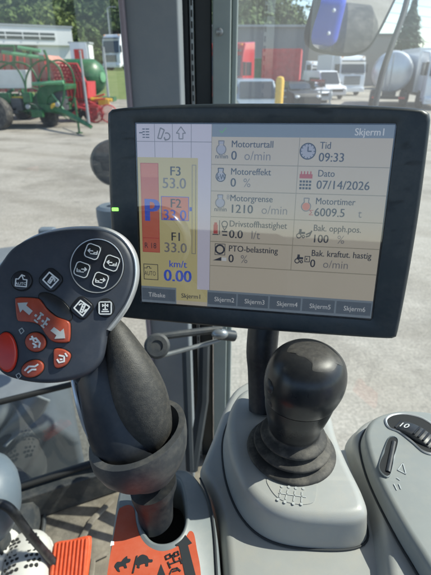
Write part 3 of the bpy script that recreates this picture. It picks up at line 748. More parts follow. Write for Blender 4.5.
# front pillar trim
x0, x1 = vx(127.5, 50, .98), vx(180.5, 50, .98)
xs = vx(123.5, 50, 1.0)
pl = [V(x0, .98, 0), V(x1, .975, 0), V(x1+.004, 1.03, 0), V(xs, 1.05, 0), V(xs-.004, 1.0, 0)]
MB().loft([[V(p.x, p.y, ZF-.02) for p in pl], [V(p.x, p.y, ZR) for p in pl]]).build('pillar_trim', 'pillar_plastic', cab, bevel=.007, seg=3)
MB().box((vx(124.6, 50, .965), .985, (ZF+ZR)/2), (.0095, .035, ZR-ZF)).build('pillar_edge', 'pillar_side', cab, bevel=.003)
# door frame bars
def bar(px0, px1, y, th, m, name, z0=ZF, z1=ZR, bv=.004):
    a, b = vx(px0, 50, y), vx(px1, 50, y)
    return MB().box(((a+b)/2, y+th/2, (z0+z1)/2), (b-a, th, z1-z0)).build(name, m, cab, bevel=bv, seg=2)
bar(182, 190, 1.06, .03, 'frame_black', 'door_frame')
bar(190.5, 194, 1.05, .03, 'metal_grey', 'seal_strip', bv=.002)
bar(194.5, 212, 1.07, .04, 'frame_black', 'window_frame')
o = bar(212.5, 231, 1.04, .05, 'frame_green', 'side_post')
bar(231.3, 237.5, 1.05, .07, 'frame_green', 'side_post_edge')
mb = MB()
x = vx(192.3, 50, 1.045)
for k in range(90): mb.box((x, 1.046, ZF+.02+k*.02), (.003, .004, .012))
mb.build('seal_beads', 'seal_rubber', cab, smooth=False)
MB().lathe([(.004, 0), (.0075, .001), (.0075, .004), (.004, .006)], Y(219.5, 32, 1.04), (0, -1, 0), 16).build('screw_cap', 'metal_grey', cab)
# windscreen (heading to the left of the view) and side window
wA = V(x0+.004, 1.02, 0); wdir = V(-.92, -.39, 0)
wB = wA+wdir*1.5
sA = V(vx(237, 50, 1.09), 1.08, 0); sB = sA+V(.56, -.83, 0)*1.9
def pane(a, b, z0, z1, m, name, th=.005):
    d_ = (b-a).normalized(); n = V(d_.y, -d_.x, 0)*th/2
    return MB().loft([[V(p.x, p.y, z0) for p in (a-n, b-n, b+n, a+n)], [V(p.x, p.y, z1) for p in (a-n, b-n, b+n, a+n)]]).build(name, m, cab, smooth=False)
# one sheet each, so the film of dust counts once
def sheet(a, b, z0, z1, m, name):
    return MB().add([V(a.x, a.y, z0), V(b.x, b.y, z0), V(b.x, b.y, z1), V(a.x, a.y, z1)], [(0, 1, 2, 3)]).build(name, m, cab, smooth=False)
ZS = EYE-.93
ZSP = 1.63  # added split; the pane below it is tinted dark for dimming
sheet(wA, wB, ZSP+.008, ZR-.03, 'windscreen_glass', 'windscreen')
sheet(wA, wB, ZF+.06, ZSP+.002, 'dimmed_lower_glass', 'dimmed_lower_pane')
sheet(sA, sB, ZF+.06, ZR-.03, 'side_glass', 'side_window')
# lower frames
def rail(a, b, z, h, th, m, name):
    d_ = (b-a).normalized(); n = V(d_.y, -d_.x, 0)*th/2
    return MB().loft([[V(p.x, p.y, z) for p in (a-n, b-n, b+n, a+n)], [V(p.x, p.y, z+h) for p in (a-n, b-n, b+n, a+n)]]).build(name, m, cab, bevel=.006)
rail(wA, wB, ZF+.003, .10, .07, 'dark_trim', 'windscreen_sill')
rail(wA, wB, ZSP-.006, .016, .014, 'seal_rubber', 'added_split_strip')  # strip along the added split
rail(wA, wB, ZF+.11, .016, .02, 'seal_rubber', 'sill_seal')
rail(sA, sB, ZF+.003, .06, .05, 'dark_trim', 'side_sill')
rail(wA+V(0, 0, 0), wB, ZR-.04, .06, .06, 'frame_black', 'top_rail')
rail(sA, sB, ZR-.04, .06, .06, 'frame_black', 'top_rail')
# floor, rear, roof, seat behind the camera
fl = [V(wA.x+.02, wA.y, 0), V(wB.x, wB.y, 0), V(-1.5, -.9, 0), V(.9, -1.1, 0), V(sB.x, sB.y, 0), V(sA.x, sA.y, 0), V(sA.x-.1, 1.1, 0)]
MB().loft([[V(p.x, p.y, ZF-.08) for p in fl], [V(p.x, p.y, ZF) for p in fl]]).build('floor', 'floor_mat', cab, smooth=False)
rf = [V(p.x*1.03, p.y*1.03, 0) for p in fl]
MB().loft([[V(p.x, p.y, ZR) for p in rf], [V(p.x, p.y, ZR+.14) for p in rf]]).build('roof', 'roof_lining', cab, bevel=.02)
MB().box((-.3, -1.05, (ZF+ZR)/2-.35), (2.2, .06, 1.1)).build('rear_wall', 'pillar_plastic', cab)
for px_, py_ in ((-1.35, -.95), (.85, -1.05)): MB().box((px_, py_, (ZF+ZR)/2), (.1, .1, ZR-ZF)).build('rear_post', 'frame_black', cab, bevel=.01)
rail(wB+V(.02, .02, 0), V(-1.4, -.9, 0), ZF, .5, .06, 'dark_trim', 'left_wall')
# raised moulding on the floor
mb = MB(); mb.tube([Z(72, 582, -1.19), Z(78, 545, -1.19), Z(92, 520, -1.19), Z(112, 500, -1.19)], .010, 8, .5)
mb.tube([Z(90, 585, -1.19), Z(93, 560, -1.19), Z(108, 552, -1.19)], .008, 8, .5)
mb.build('floor_ridge', 'floor_mat', cab)
MB().tube(cr([Z(20, 470, -1.19), Z(38, 490, -1.19), Z(44, 520, -1.19), Z(36, 548, -1.19), Z(8, 570, -1.19)], 6, False), .006, 8).build('floor_seam', 'dark_trim', cab)
# dark hump of the front firewall
mb = MB(); o6 = [Z(-20, 500, -1.2), Z(18, 480, -1.2), Z(36, 492, -1.2), Z(42, 515, -1.2), Z(30, 545, -1.2), Z(-20, 560, -1.2)]
o6 = resample(cr(o6, 5), 40); ce = sum(o6, V())/40
mb.loft([o6, [p+V(0, 0, .05) for p in o6], [p.lerp(ce, .1)+V(0, 0, .08) for p in o6], [p.lerp(ce, .5)+V(0, 0, .09) for p in o6]]).build('column_foot', 'dark_trim', cab)
# door handle arm under the monitor
h0, h1 = P(156, 343, .88), P(222, 330, .93)
ax = (h1-h0).normalized()
MB().tube(cr([P(148, 352, .885), P(152, 340, .885), P(164, 336, .89), P(222, 329, .93)], 6, False), .008, 10).build('handle_arm', 'dark_trim', cab)
MB().tube(cr([P(156, 357, .885), P(176, 352, .9), P(220, 340, .93)], 5, False), .005, 10).build('handle_arm', 'metal_grey', cab)
MB().lathe([(.021, -.012), (.026, -.008), (.026, .008), (.021, .012), (.012, .012), (.012, .009), (.001, .009)], P(157, 346, .875), (P(157, 346, 0.1)-P(157, 346, .875)), 28).build('handle_boss', 'dark_trim', cab)
MB().ell(P(220, 334, .90), (.018, .012, .011), 16).build('handle_pivot', 'metal_grey', cab)
MB().tube([P(219, 334, .9), P(234, 336, .92)], .012, 12).build('hinge_block', 'frame_black', cab)
# door's inner bar and hinge strip under the monitor
MB().tube([P(186, 350, 1.14), P(190, 470, 1.16)], .011, 8).build('gas_strut', 'frame_black', cab)
MB().tube([P(204, 345, 1.16), P(203, 400, 1.2), P(192, 470, 1.2)], .016, 8).build('door_rod', 'frame_black', cab)
MB().add([P(206, 352, 1.10), P(240, 346, 1.10), P(236, 430, 1.12), P(190, 470, 1.12), P(200, 400, 1.1)], [(0, 1, 2, 3, 4)])
# driver seat behind the camera (out of frame, closes the cab)
st = thing('driver_seat', 'dark fabric driver seat behind the console', 'seat', (-.35, -.35, ZF))
MB().box((0, 0, .42), (.5, .5, .12)).build('seat', 'seat_fabric', st, bevel=.04, world=False)
MB().box((0, -.27, .78), (.48, .12, .65)).build('backrest', 'seat_fabric', st, bevel=.04, world=False)
MB().box((0, 0, .18), (.35, .35, .36)).build('base', 'dark_trim', st, bevel=.02, world=False)

# steering column cover
sc = thing('steering_column', 'pale blue rounded steering column cover at the left edge', 'steering column', Z(-30, 520, -1.2))
cc = P(-24, 496, 1.06)
rings = []
for (h, s) in ((-.085, .72), (-.072, .88), (-.046, .98), (-.013, 1.0), (.02, .97), (.046, .86), (.065, .66), (.077, .4), (.082, .12)):
    rings.append([V(cc.x+.102*s*math.cos(a*math.pi/20), cc.y+.10*s*math.sin(a*math.pi/20)+h*.25, cc.z+h-.0) for a in range(40)])
MB().loft(rings).build('cover', 'column_plastic', sc)
MB().tube([V(cc.x, cc.y-.02, cc.z-.12), V(cc.x, cc.y+.0, ZF)], .05, 20).build('neck', 'dark_trim', sc)
MB().tube([V(cc.x, cc.y, cc.z+.1), V(cc.x-.02, cc.y-.2, cc.z+.45)], .035, 16).build('shaft', 'dark_trim', sc)
# brake pedal: black arm and ribbed orange pad
pd = thing('brake_pedal', 'ribbed orange pedal pad on a bent black arm', 'pedal', Z(68, 560, -1.2))
A = [P(-8, 503, 1.0), P(4, 505, 1.0), P(14, 513, 1.01), P(30, 535, 1.05), P(49, 557, 1.1), P(62, 570, 1.12)]
MB().tube(cr(A, 5, False), .0105, 12).build('arm', 'black_satin', pd)
pc = P(69, 563, 1.1)
n = (V(-.1, -.55, .8)).normalized(); u = V(1, .06, 0); u = (u-n*u.dot(n)).normalized(); vv = n.cross(u)
def pq(a, b): return pc+u*a+vv*b
W2, H2 = .049, .052
out = resample(cr([pq(-W2, H2*.75), pq(-W2*.8, H2*.93), pq(0, H2*1.0), pq(W2*.8, H2*1.12), pq(W2, H2*.95), pq(W2*1.0, 0), pq(W2*.92, -H2*.8), pq(W2*.7, -H2), pq(-W2*.7, -H2), pq(-W2*.95, -H2*.8), pq(-W2*1.02, 0)], 6), 64)
pad = MB().plate(out, n, .016, .004).build('pad', 'pedal_orange', pd)
mb = MB()
for k in range(9):
    a = -W2*.84+k*W2*1.68/8
    mb.tube([pq(a, -H2*.9)+n*.0005, pq(a, H2*(.86+.018*k))+n*.0005], .0036, 8)
mb.build('ribs', 'pedal_orange', pd)
# white clogs
def clog(label, px, py, d_, ang, loc_z=None):
    base = P(px, py, d_); t = thing('clog', label, 'shoe', V(base.x, base.y, ZF), R(ang), group='white perforated clogs')
    rings = []
    # local: toe towards +Y, length .28, width .11
    sect = [(-.14, .030, .05, .0), (-.12, .040, .06, .0), (-.05, .042, .065, .0), (.0, .046, .075, .0), (.05, .053, .078, .0), (.09, .054, .066, .0), (.12, .045, .050, .0), (.138, .028, .034, .0), (.145, .01, .02, 0)]
    for y_, hw, hh, _ in cr([V(*s) if len(s) == 3 else Vector(s) for s in sect], 4, False):
        rings.append([V(hw*math.copysign(abs(math.cos(a))**.7, math.cos(a)), y_, .012+max(0, 0)+(hh*max(math.sin(a), 0)**.75 if math.sin(a) > 0 else 0)) for a in [2*math.pi*k/32 for k in range(32)]])
    MB().loft(rings).build('upper', 'clog_white', t, world=False)
    so_ = resample(cr([V(-.032, -.14, .012), V(-.045, -.05, .012), V(-.056, .06, .012), V(-.045, .13, .012), V(0, .152, .012), V(.045, .13, .012), V(.056, .06, .012), V(.045, -.05, .012), V(.032, -.14, .012), V(0, -.15, .012)], 5), 50)
    MB().plate(so_, (0, 0, 1), .0115, .002).build('sole', 'clog_white', t, world=False)
    t.scale = (1.18, 1.18, 1.18)
    for sd_ in (-1, 1):
      holes = MB()
      for j in range(8):
        for i in (range(-4, 0) if sd_ < 0 else range(0, 5)):
            x = i*.0095+(j % 2)*.0048; y_ = .022+j*.0115
            if abs(x) > .040-abs(j-3)*.003 or (abs(x) < .006): continue
            ca = min(.99, abs(x)/.054)
            zz = .012+.076*(1-ca**(1/.7)**1)**.5 if False else .012+(.078-(max(0, y_-.05))*.28)*max(0, (1-(abs(x)/.0535)**2.857))**.375
            holes.lathe([(.0040, -.004), (.0040, .0006)], (x, y_, zz), (x*6, .3, 1), 8)
      holes.build('vent_holes', 'clog_hole', t, world=False)
    return t
clog('white clog with vent holes lying next to the orange pedal', 25, 590, 1.06, 20)
clog('white clog partly cut off at the lower left corner', -12, 573, 1.08, 16)
# things outside beyond the lower windscreen
fw = thing('front_wheel', 'large dark tractor front wheel beyond the lower windscreen', 'wheel', (-1.18, 2.05, 0))
MB().lathe([(.26, -.2), (.46, -.2), (.54, -.13), (.56, 0), (.54, .13), (.46, .2), (.26, .2)], (-1.18, 2.05, .56), (.92, .39, 0), 40).build('tyre', 'tyre', fw)
MB().lathe([(.08, -.08), (.27, -.16), (.27, .16), (.08, .08)], (-1.18, 2.05, .56), (.92, .39, 0), 30).build('rim', 'rim_grey', fw)
mb = MB()
for k in range(26):
    a = 2*math.pi*k/26; e1 = V(.92, .39, 0); e2 = V(-.39, .92, 0)
    for s in (-1, 1):
        p0 = V(-1.18, 2.05, .56)+(e2*math.cos(a)+V(0, 0, 1)*math.sin(a))*.565; a2 = a+.13*1
        p1 = V(-1.18, 2.05, .56)+(e2*math.cos(a2)+V(0, 0, 1)*math.sin(a2))*.54+e1*s*.19
        mb.tube([p0, p1], .022, 4)
mb.build('lugs', 'tyre', fw)
bn = thing('bonnet_side', 'dark tractor chassis below the windscreen outside', 'tractor body', (-.9, 1.9, .6))
e1 = V(-.39, .92, 0); e2 = V(.92, .39, 0)
def bo(a, b, z): return V(-.95, 1.5, 0)+e1*a+e2*b+V(0, 0, z)
rg0 = [bo(-.3, .28, .55), bo(-.3, .28, 1.0), bo(-.3, .2, 1.12), bo(-.3, -.6, 1.12), bo(-.3, -.6, .55)]
MB().loft([rg0, [p+e1*2.2 for p in rg0]]).build('chassis', 'grey_metal', bn, bevel=.03)
cl = thing('shirt_reflection', 'loosely folded white cloth seen through the lower windscreen', 'cloth', P(20, 430, 1.62))  # added pale sheet, shaped as a shirt's reflection on the glass
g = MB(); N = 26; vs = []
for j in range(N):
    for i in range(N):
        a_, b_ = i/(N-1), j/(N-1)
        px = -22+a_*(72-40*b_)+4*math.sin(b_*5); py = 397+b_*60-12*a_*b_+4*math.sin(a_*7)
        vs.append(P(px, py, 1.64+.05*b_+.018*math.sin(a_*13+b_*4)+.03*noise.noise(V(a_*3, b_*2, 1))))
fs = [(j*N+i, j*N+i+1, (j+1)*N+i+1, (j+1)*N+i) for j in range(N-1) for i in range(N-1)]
o = g.add(vs, fs).build('reflection_sheet', 'shirt_reflection', cl)  # sheet standing in for the reflected shirt
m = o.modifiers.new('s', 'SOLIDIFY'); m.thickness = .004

# round lamp and fender seen left of the monitor, outside the glass
lp = thing('work_lamp', 'round dark work lamp half hidden by the left edge of the monitor', 'lamp', P(112, 190, 1.75))
MB().lathe([(.02, .09), (.06, .085), (.088, .05), (.092, 0), (.088, -.015), (.07, -.02), (.01, -.02)], P(114, 163, 1.75), (-.35, .8, -.1), 36).build('housing', 'black_satin', lp)
MB().tube([P(112, 172, 1.77), P(114, 215, 1.8)], .014, 10).build('stem', 'black_satin', lp)
fd = thing('indicator_lamp', 'blue-grey rounded lamp housing just below the round work lamp', 'lamp', P(110, 215, 1.7))
rings = []
for (h, s) in ((-.075, .4), (-.07, .75), (-.045, .95), (0, 1), (.035, .98), (.045, .8)):
    c = P(116, 216, 1.75); rings.append([c+V(.078*s*math.cos(2*math.pi*k/28), .06*s*math.sin(2*math.pi*k/28), h) for k in range(28)])
MB().loft(rings).build('housing', 'column_plastic', fd)
MB().tube([P(112, 205, 1.72), P(126, 203, 1.72)], .02, 10).build('cap', 'grey_metal', fd)
bk = thing('bracket', 'small grey block poking up above the joystick head', 'bracket', P(48, 240, 1.6))
MB().box(P(48, 234, 1.6), (.062, .04, .05)).build('block', 'column_plastic', bk, bevel=.012, seg=3)
MB().tube([P(50, 238, 1.6), P(52, 262, 1.62)], .015, 8).build('stem', 'grey_metal', bk)

# ---------------------------------------------------------------- exterior mirror
mc = P(353, 16, 1.3)
v = (mc-CAM).normalized(); r = V(.47, -.80, -.27).normalized(); mn = (r-v).normalized()
mu = V(1, 0, 0); mu = (mu-mn*mu.dot(mn)).normalized(); mv = mn.cross(mu); mv = -mv if mv.z < 0 else mv
def onp(px, py, o, n_):
    rr_ = ray(px, py); return CAM+rr_*((o-CAM).dot(n_)/rr_.dot(n_))
mir = thing('wing_mirror', 'dark rimmed outside mirror hanging at the top right', 'mirror', mc)
outl = [onp(a, b, mc, mn) for a, b in ((322, -22), (316, 5), (309, 30), (308, 43), (313, 51), (328, 55), (346, 57), (360, 55), (370, 49), (380, 34), (393, 8), (402, -14), (400, -30), (360, -38), (328, -34))]
outl = resample(cr(outl, 6), 90)
MB().plate(outl, mn, .04, .008).build('shell', 'mirror_shell', mir)
ce = sum(outl, V())/90
inn = [p+(ce-p).normalized()*.012+mn*.0015 for p in outl]
MB().loft([[p-mn*.003 for p in inn], inn]).build('glass', 'mirror_glass', mir, smooth=False)
MB().tube(cr([P(374, 112, 1.36), P(382, 75, 1.35), (P(391, 48, 1.35)), P(404, 12, 1.35), P(414, -30, 1.35)], 6, False), .0095, 12).build('arm', 'mirror_shell', mir)
MB().box(mc-mn*.06+mu*.04, (.05, .05, .07)).build('clamp', 'mirror_shell', mir, bevel=.01)
# rear of the tractor, seen in the mirror
rf_ = thing("rear_fender", "blue rear fender and dark mudguard reflected in the outside mirror", "fender", (1.42, -.9, 1.2))
fx = V(.92, .39, 0); fy = V(-.39, .92, 0); F0 = V(1.72, -.80, 0)      # tractor's own right and forward
def fo(a, b, z): return F0+fx*a+fy*b+V(0, 0, z)
RF = [fo(0, -.95+.9*math.cos(R(-10+200*k/18)), .62+.93*math.sin(R(-10+200*k/18))) for k in range(19)]
o = MB().loft([[p-fx*.02 for p in RF], [p+fx*.30 for p in RF], [p+fx*.36-V(0, 0, .05) for p in RF]], False, False, False).build('mudguard', 'grey_metal', rf_)
m = o.modifiers.new('s', 'SOLIDIFY'); m.thickness = .03
RB = [fo(0, -.1, 1.45), fo(0, .30, 1.62), fo(0, .28, 1.95), fo(0, -.1, 2.1), fo(0, -1.0, 2.1), fo(0, -1.4, 1.3)]
MB().loft([[p-fx*.42 for p in RB], [p-fx*.05 for p in RB]]).build('body_panel', 'blue_paint', rf_, bevel=.06, seg=4)
for z in (1.72, 1.88): MB().ell(fo(-.14, .33, z), (.014, .014, .014), 12).build('lamp', 'lens', rf_)
rw = MB().lathe([(.3, -.2), (.7, -.2), (.8, -.12), (.8, .12), (.7, .2), (.3, .2)], fo(.2, -.75, .82), fx, 40).build('wheel', 'tyre', rf_)

# ================================================================ MONITOR
MR = Matrix(((0.98443767, 0.01784134, -0.17482611), (-0.06562489, 0.96018666, -0.27154179), (0.16302103, 0.27878891, 0.94641475)))
MT = V(.03459994, .05652915, -.37471772)
C2W = Matrix((RT, UP, -FW)).transposed()
SW, SH = .211, .1601
def M(u_, v_, h=0):            # u,v from the screen's top left corner, h in front of the glass (m)
    l = V((u_-.5)*SW, (.5-v_)*SH, h); return CAM + C2W @ (MR @ l + MT)
MN = C2W @ (MR @ V(0, 0, 1)); MU = C2W @ (MR @ V(1, 0, 0)); MV = C2W @ (MR @ V(0, -1, 0))
mon = thing('monitor', 'black framed touchscreen terminal showing engine readings', 'monitor', M(.5, 1.1, -.03))
oc = [(-.10, -.072), (.03, -.087), (.26, -.097), (.5, -.099), (.75, -.094), (.97, -.082), (1.09, -.068), (1.112, -.05), (1.119, -.02), (1.124, .2), (1.126, .45), (1.122, .75), (1.112, 1.06), (1.105, 1.09), (1.085, 1.105), (.9, 1.112), (.5, 1.118), (.1, 1.114), (-.09, 1.108), (-.112, 1.095), (-.12, 1.06), (-.126, .75), (-.128, .45), (-.124, .2), (-.12, -.02), (-.116, -.055)]
outer = resample(cr([M(a, b, .004) for a, b in oc], 6), 160)
cc_ = M(.5, .5, .004)
inset = lambda pts, k: [p+(cc_-p)*k for p in pts]
# bezel: outer shell ring down to a recessed screen opening
inner = []
for p in outer:
    d_ = p-cc_; a = d_.dot(MU)/(SW/2+.0012); b = d_.dot(MV)/(SH/2+.0012); s = max(abs(a), abs(b)); inner.append(cc_+MU*(d_.dot(MU)/s)+MV*(d_.dot(MV)/s))
rings = [inset([p-MN*.040 for p in outer], .05), [p-MN*.030 for p in outer], [p-MN*.004 for p in outer]]
for a in (25, 50, 75, 90): rings.append([p+(cc_-p).normalized()*.0045*(1-math.cos(R(a)))-MN*.004*(1-math.sin(R(a))) for p in outer])
midr = [o_.lerp(i_, .86)-MN*.001 for o_, i_ in zip(outer, inner)]
rings += [midr, [p-MN*.0015 for p in inner], [p-MN*.006 for p in inner]]
MB().loft(rings, True, False).build('bezel', 'bezel_plastic', mon, angle=50)
# screen
def scrmat(name, c, s=1.0, rough=.22):
    m_ = mat(name, tuple(x*.02 for x in c), rough=rough, spec=.4, emit=c, es=s); return m_
S = .46
scrmat('scr_base', (.37, .345, .285), S); scrmat('scr_lilac', (.40, .40, .48), S); scrmat('scr_yellow', (.37, .34, .175), S)
scrmat('scr_header', (.14, .18, .22), S); scrmat('scr_red', (.36, .10, .07), S); scrmat('scr_palered', (.42, .15, .10), S); scrmat('scr_line', (.19, .18, .14), S)
scrmat('scr_ink', (.025, .03, .045), S); scrmat('scr_grey', (.13, .13, .14), S); scrmat('scr_blue', (.04, .08, .42), S); scrmat('scr_tab', (.075, .10, .13), S)
scrmat('scr_white', (.45, .48, .50), S); scrmat('scr_green', (.10, .30, .12), S); scrmat('scr_dred', (.30, .05, .05), S); scrmat('scr_iconfill', (.26, .28, .34), S)
def rect(mb, u0, v0, u1, v1, h, th=.0001):
    a = [M(u0, v0, h), M(u1, v0, h), M(u1, v1, h), M(u0, v1, h)]; return mb.loft([[p-MN*th for p in a], a])
scr = rect(MB(), -.006, -.008, 1.006, 1.008, 0, .002).build('screen', 'button_black', mon, smooth=False)
rect(MB(), 0, 0, 1, 1, .0001, .0001).build('backlit_area', 'scr_base', scr, smooth=False)
def sp(name, m_, *rects, h=.00015):
    mb = MB()
    for r4 in rects: rect(mb, *r4, h)
    return mb.build(name, m_, scr, smooth=False)
def frame_rects(u0, v0, u1, v1, t_=.003):
    tv = t_*SW/SH; return [(u0, v0, u1, v0+tv), (u0, v1-tv, u1, v1), (u0, v0+tv, u0+t_, v1-tv), (u1-t_, v0+tv, u1, v1-tv)]
sp('left_panel', 'scr_lilac', (0, 0, .313, .90))
sp('grid_lines', 'scr_grey', (.0, .087, .313, .090), (.075, .0, .077, .17), (.15, 0, .152, .17), (.228, 0, .230, .17), h=.0003)
sp('gear_panel', 'scr_yellow', (0, .17, .257, .90), h=.0003)
sp('header_bar', 'scr_header', (.3135, 0, 1, .062), h=.0003)
rows = [.199+.138*k for k in range(6)]
sp('row_lines', 'scr_line', *[(.3135, v_, .999, v_+.004) for v_ in rows[:5]], (.656, .063, .6585, .751), (.3115, 0, .3135, .9), h=.0003)
sp('range_bar', 'scr_red', (.012, .275, .090, .61), (.012, .612, .090, .695), h=.00045)
sp('range_bar_top', 'scr_palered', (.012, .20, .090, .275), h=.00045)
sp('range_bar_edges', 'scr_dred', *frame_rects(.012, .20, .090, .695, .0025), (.012, .610, .090, .614), h=.0006)
sp('speed_box', 'scr_palered', (.099, .375, .220, .507), h=.00045)
sp('speed_box_edge', 'scr_blue', *frame_rects(.099, .375, .220, .507, .0028), (.222, .43, .232, .452), h=.0006)
sp('throttle_bar', 'scr_grey', *frame_rects(.232, .205, .250, .692, .0025), h=.0005)
sp('auto_box', 'scr_ink', *frame_rects(.013, .765, .080, .860, .003), h=.0005)
tabs = [(.003, .158), (.305, .432), (.438, .570), (.577, .708), (.715, .848), (.855, .995)]
sp('tab_row', 'scr_header', (0, .90, .162, 1), (.303, .90, 1, 1), h=.0003)
for a, b in tabs: sp('tab', 'scr_tab', (a, .912, b, .985), h=.0005)
sp('active_tab', 'scr_yellow', (.162, .90, .303, .975), h=.0004)
import functools
def text(s, u_, v_, size, m_, parent=None, bold=0, h=.0008, italic=0, org=None, sx=1.0, name='writing'):
    """size = cap height in screen heights"""
    cu = bpy.data.curves.new('t', 'FONT'); cu.body = s; cu.size = 1; cu.offset = 0; cu.shear = italic; cu.resolution_u = 3
    o_ = bpy.data.objects.new('t', cu); col.objects.link(o_)
    bpy.context.view_layer.update()
    me = bpy.data.meshes.new_from_object(o_.evaluated_get(bpy.context.evaluated_depsgraph_get()))
    col.objects.unlink(o_); bpy.data.objects.remove(o_)
    k = size*SH/.70
    mb = MB()
    for q_ in ((0, -.9, .9) if bold else (0,)):
        mb.add([M(u_, v_, h+(.00004*abs(q_)*(1 if q_ > 0 else 2)))+MU*((vt.co.x+q_*max(bold, .02)*.8)*k*sx)-MV*(vt.co.y*k) for vt in me.vertices], [tuple(p.vertices) for p in me.polygons])
    bpy.data.meshes.remove(me)
    return mb.build(name, m_, parent or scr, smooth=False)
def text_on(s, org, ux, uy, cap, m_, parent, name='writing'):
    cu = bpy.data.curves.new('t', 'FONT'); cu.body = s; cu.size = 1; cu.resolution_u = 3; cu.align_x = 'CENTER'; cu.offset = .01
    o_ = bpy.data.objects.new('t', cu); col.objects.link(o_); bpy.context.view_layer.update()
    me = bpy.data.meshes.new_from_object(o_.evaluated_get(bpy.context.evaluated_depsgraph_get())); bpy.data.objects.remove(o_)
    mb = MB(); k = cap/.7; mb.v = [org+ux*(q_.co.x*k)+uy*(q_.co.y*k-cap/2) for q_ in me.vertices]; mb.f = [tuple(p.vertices) for p in me.polygons]
    bpy.data.meshes.remove(me); return mb.build(name, m_, parent, smooth=False)
def T(s, u_, v_, size, m_='scr_ink', **k): return text(s, u_, v_+size/2, size, m_, **k)
T('F3', .138, .239, .048, bold=.02); T('53.0', .105, .303, .056, 'scr_grey', bold=.02)
T('F2', .138, .411, .048, bold=.015); T('33.0', .106, .475, .056, 'scr_blue', bold=.02)
T('F1', .140, .597, .048, bold=.02); T('33.0', .108, .660, .056, 'scr_grey', bold=.02)
T('km/t', .130, .755, .04, 'scr_blue', bold=.02); T('0.00', .106, .825, .068, 'scr_blue', bold=.04)
T('P', .022, .452, .125, 'scr_blue', bold=.05); T('R 18', .020, .655, .032, 'scr_ink', sx=.85)
T('AUTO', .0165, .820, .026, 'scr_ink', sx=.68)
rowsT = [('Motorturtall', '0', 'o/min', .0), ('Motoreffekt', '0', '%', .138), ('Motorgrense', '1210', 'o/min', .276), ('Drivstoffhastighet', '0.0', 'l/t', .414), ('PTO-belastning', '0', '%', .552)]
for a, b, c, dv in rowsT:
    T(a, .392, .096+dv, .034, bold=.012, sx=.90); wv = .026*len(b)-(.012 if '.' in b else 0)
    T(b, .392, .153+dv, .045, bold=.022); T(c, .392+wv+.026, .153+dv, .045, 'scr_grey', sx=.95)
rowsR = [('Tid', '09:33', '', 0), ('Dato', '07/14/2026', '', .136), ('Motortimer', '6009.5', 't', .276), ('Bak. opph.pos.', '100', '%', .416), ('Bak. kraftut. hastig', '0', 'o/min', .552)]
for a, b, c, dv in rowsR:
    T(a, .735, .098+dv, .034, bold=.010, sx=.86); wv = .0235*len(b)
    T(b, .733, .155+dv, .043, bold=.02, sx=.95)
    if c: T(c, .733+wv+.028, .155+dv, .043, 'scr_grey', sx=.95)
T('Skjerm1', .858, .033, .034, 'scr_white', bold=.02, sx=.92)
for (a, b), s in zip(tabs, ['Tilbake', 'Skjerm2', 'Skjerm3', 'Skjerm4', 'Skjerm5', 'Skjerm6']): T(s, a+.03, .950, .027, 'scr_white', sx=.92)
T('Skjerm1', .185, .943, .027, 'scr_ink', sx=.95, bold=.02)
def sl(name, m_, *lines, w_=.0035, h=.0008, parent=None):
    mb = MB()
    for ln in lines:
        for (a, b) in zip(ln[:-1], ln[1:]):
            pa, pb = M(*a, h), M(*b, h); d_ = (pb-pa).normalized(); s = d_.cross(MN).normalized()*w_*SW/2
            mb.add([pa-s-d_*.0001, pa+s-d_*.0001, pb+s+d_*.0001, pb-s+d_*.0001], [(0, 1, 2, 3)])
    return mb.build(name, m_, parent or scr, smooth=False)
def circ(cu_, cv_, r, n_=20, a0=0, a1=360): return [(cu_+r*math.cos(R(a0+(a1-a0)*k/n_)), cv_+r*SW/SH*math.sin(R(a0+(a1-a0)*k/n_))) for k in range(n_+1)]
def disc(mb, cu_, cv_, r, h=.0006):
    ps = [M(a, b, h) for a, b in circ(cu_, cv_, r)[:-1]]; mb.add(ps, [tuple(range(len(ps)))])
# icons
for dv, kind in ((0, 'n'), (.138, 'kw'), (.276, 'n')):
    mb = MB(); disc(mb, .352, .125+dv, .017); rect(mb, .343, .082+dv, .361, .10+dv, .0006); mb.build('icon_fill', 'scr_iconfill', scr, smooth=False)
    sl('icon', 'scr_ink' if kind == 'kw' else 'scr_grey', circ(.352, .125+dv, .019, 20, -60, 240), [(.343, .104+dv), (.341, .082+dv), (.363, .082+dv), (.361, .104+dv)], w_=.004)
    if kind == 'n': T('n/min', .328, .158+dv, .024, 'scr_ink', bold=.02, sx=.9)
    else: T('kW', .337, .126+dv, .028, 'scr_ink', bold=.03, sx=.8)
T('8', .378, .368, .025, 'scr_grey')
sl('icon', 'scr_grey', circ(.700, .405, .018, 20, -60, 240), [(.692, .385), (.690, .362), (.710, .362), (.708, .385)], w_=.004)
mb = MB(); disc(mb, .7, .405, .015); mb.build('icon_fill', 'scr_palered', scr, smooth=False); T('Σ', .712, .436, .026, 'scr_dred', bold=.02)
mb = MB(); disc(mb, .691, .128, .027); mb.build('icon_fill', 'scr_iconfill', scr, smooth=False)
sl('icon', 'scr_ink', circ(.691, .128, .029, 28), [(.691, .105), (.691, .128), (.705, .128)], w_=.0045)
sl('icon', 'scr_ink', *[[(.691+.022*math.cos(R(a)), .128+.029*math.sin(R(a))), (.691+.027*math.cos(R(a)), .128+.0355*math.sin(R(a)))] for a in range(0, 360, 30)], w_=.003)
sp('icon', 'scr_dred', (.666, .240, .716, .262), *[(.670+.012*k, .226, .675+.012*k, .242) for k in range(4)], h=.0007)
sp('icon', 'scr_ink', *[(.668+.012*i, .272+.017*j, .677+.012*i, .283+.017*j) for i in range(4) for j in range(3)], h=.0007)
